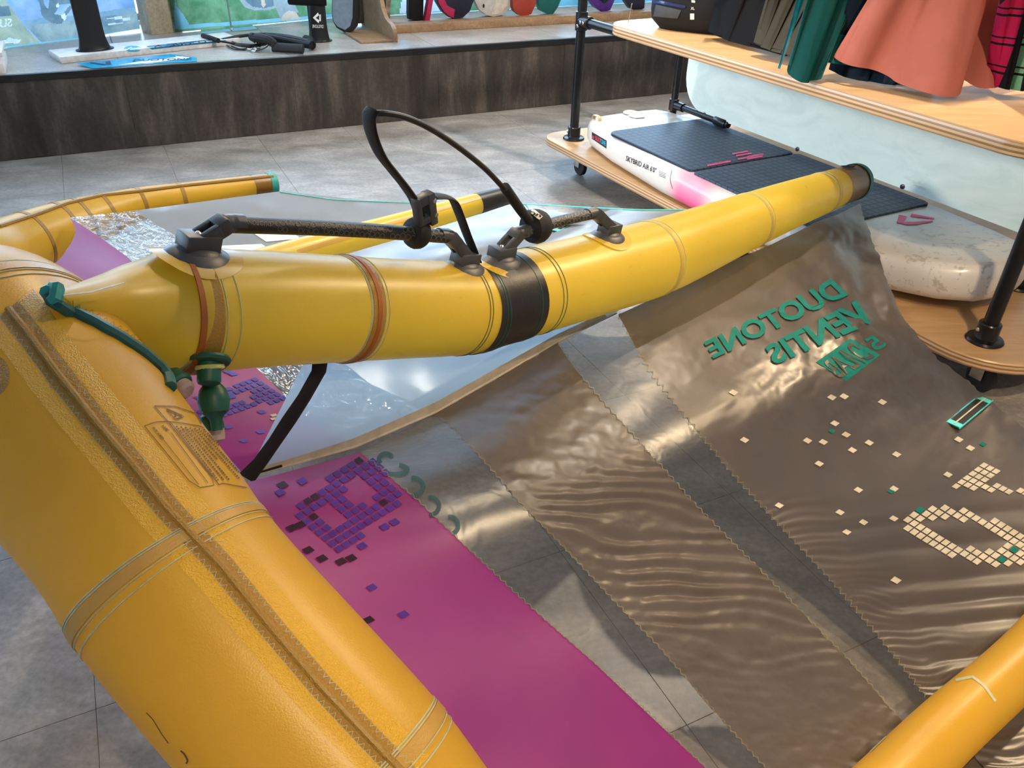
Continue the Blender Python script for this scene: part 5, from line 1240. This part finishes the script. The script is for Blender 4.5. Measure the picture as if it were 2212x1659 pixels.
M['glossk'] = plain('gloss_black_board', (.012, .013, .016), .12, coat=.5); M['pinkb'] = plain('crimson_board', (.42, .02, .09), .35); M['whiteb'] = plain('off_white_board', (.52, .51, .49), .35)
M['redb'] = plain('brick_red_board', (.34, .045, .025), .4); M['tealb'] = plain('teal_board', (.008, .12, .11), .35); M['purpleb'] = plain('violet_board', (.07, .015, .20), .35); M['darkb'] = plain('midnight_board', (.01, .012, .03), .4)
M['greyb'] = plain('blue_grey_deck', (.22, .27, .32), .45); M['wornwood'] = mottled('worn_wood_edge', (.05, .035, .03), (.22, .17, .12), (.40, .33, .26), (4, 4, 14))
T_ = -130
q = (atz(745, 73, zp)-PO); rt, bv = standing('grey_board', 'blue grey board with thick black rim leaning by the rack end panel', [(718, T_), (717, 30), (719, 46), (727, 60), (745, 70.5), (757, 69), (766, 58), (770, 40), (774, T_)], q.dot(PE)-.02, q.dot(PN), .05, [M['rubber']], dirn=(-PN*.75-PE*.66).normalized(), split=1)
b = MB(); fill_on(b, bv, [(720, T_+20), (719, 30), (721, 45), (730, 57), (746, 64), (757, 56), (762, 38), (766, T_+20)], .004); b.make('deck', M['greyb'], rt)
q0 = nR+.16
LB = [('black_board', 'gloss black board with worn wooden edge first in the rack', [(803, T_), (803, 28), (812, 42), (826, 48), (842, 47), (850, T_)], M['glossk'], .03),
      ('strapped_board', 'black ribbed board with a crimson side leaning second in the rack', [(884, T_), (883, 30), (884, 42), (900, 45), (914, 44), (918, T_)], M['neo'], .05),
      ('round_board', 'black and crimson round tailed board third in the rack', [(938, T_), (944, 5), (956, 25), (970, 37), (983, 41), (1000, 38), (1015, 24), (1024, 0), (1027, T_)], M['darkb'], .05),
      ('white_tail_board', 'white board with a black drain hole standing in the rack', [(1022, T_), (1026, 2), (1036, 22), (1052, 33), (1066, 36), (1086, 32), (1100, 20), (1108, 0), (1111, T_)], M['whiteb'], .06),
      ('red_board', 'brick red pointed board between the white and teal boards', [(1106, T_), (1108, 14), (1111, 24), (1122, 33), (1136, 35), (1148, 30), (1158, 8), (1162, T_)], M['redb'], .05),
      ('teal_board', 'teal board standing right of the red board in the rack', [(1160, T_), (1164, 8), (1167, 22), (1180, 29), (1194, 31), (1206, 14), (1214, -6), (1220, T_)], M['tealb'], .05),
      ('violet_board', 'violet round tailed board behind the left trolley post', [(1270, T_), (1274, 0), (1286, 16), (1304, 27), (1318, 22), (1328, 0), (1334, T_)], M['purpleb'], .05),
      ('midnight_board', 'midnight blue board half hidden behind the black waist harness', [(1350, T_), (1352, 4), (1362, 18), (1376, 24), (1392, 18), (1402, T_)], M['darkb'], .05)]
for nm, lb, poly, mt, th in LB:
    bx, by = max(poly, key=lambda p: p[1]); q = atz(bx, by, ZP+.043)-PO
    rt, bv = standing(nm, lb, poly, q.dot(PE), q.dot(PN), th, [mt], split=1)
    b = MB()
    if nm == 'black_board':
        ribbon_on(b, bv, [(836, T_+30), (832, 40), (828, 46.5)], [(848, T_+30), (842, 40), (840, 46)], 10, 2, .003); b.make('wooden_edge', M['wornwood'], rt)
    if nm == 'strapped_board':
        b.box(rt.location+PE*.03, (PE*.9-PN*.3).normalized(), PN, (up*.97+PE*.22).normalized(), .02, .055, -.03, .02, 0, .5, .004); b.make('side', M['pinkb'], rt)
    if nm == 'round_board':
        fill_on(b, bv, [(940, T_+20), (947, 5), (958, 24), (971, 35), (980, 38), (982, 20), (966, 12), (956, -10)], .004); b.make('crimson_print', M['pinkb'], rt)
    if nm == 'white_tail_board':
        fill_on(b, bv, [(1044.5+2.2*math.cos(a*.6), 12.5+4.5*math.sin(a*.6)) for a in range(11)], .003); b.make('drain_hole', M['ink'], rt)
        b = MB(); ribbon_on(b, bv, [(1070, T_+20), (1070, 10), (1060, 32)], [(1104, T_+20), (1098, 8), (1080, 30)], 12, 3, .003); b.make('side_panel', plain('warm_white_side', (.60, .56, .48), .4), rt)
    if nm == 'violet_board':
        fill_on(b, bv, [(1280, T_+20), (1290, -4), (1306, 8), (1320, -6), (1322, T_+20)], .004); b.make('dark_print', M['darkb'], rt)
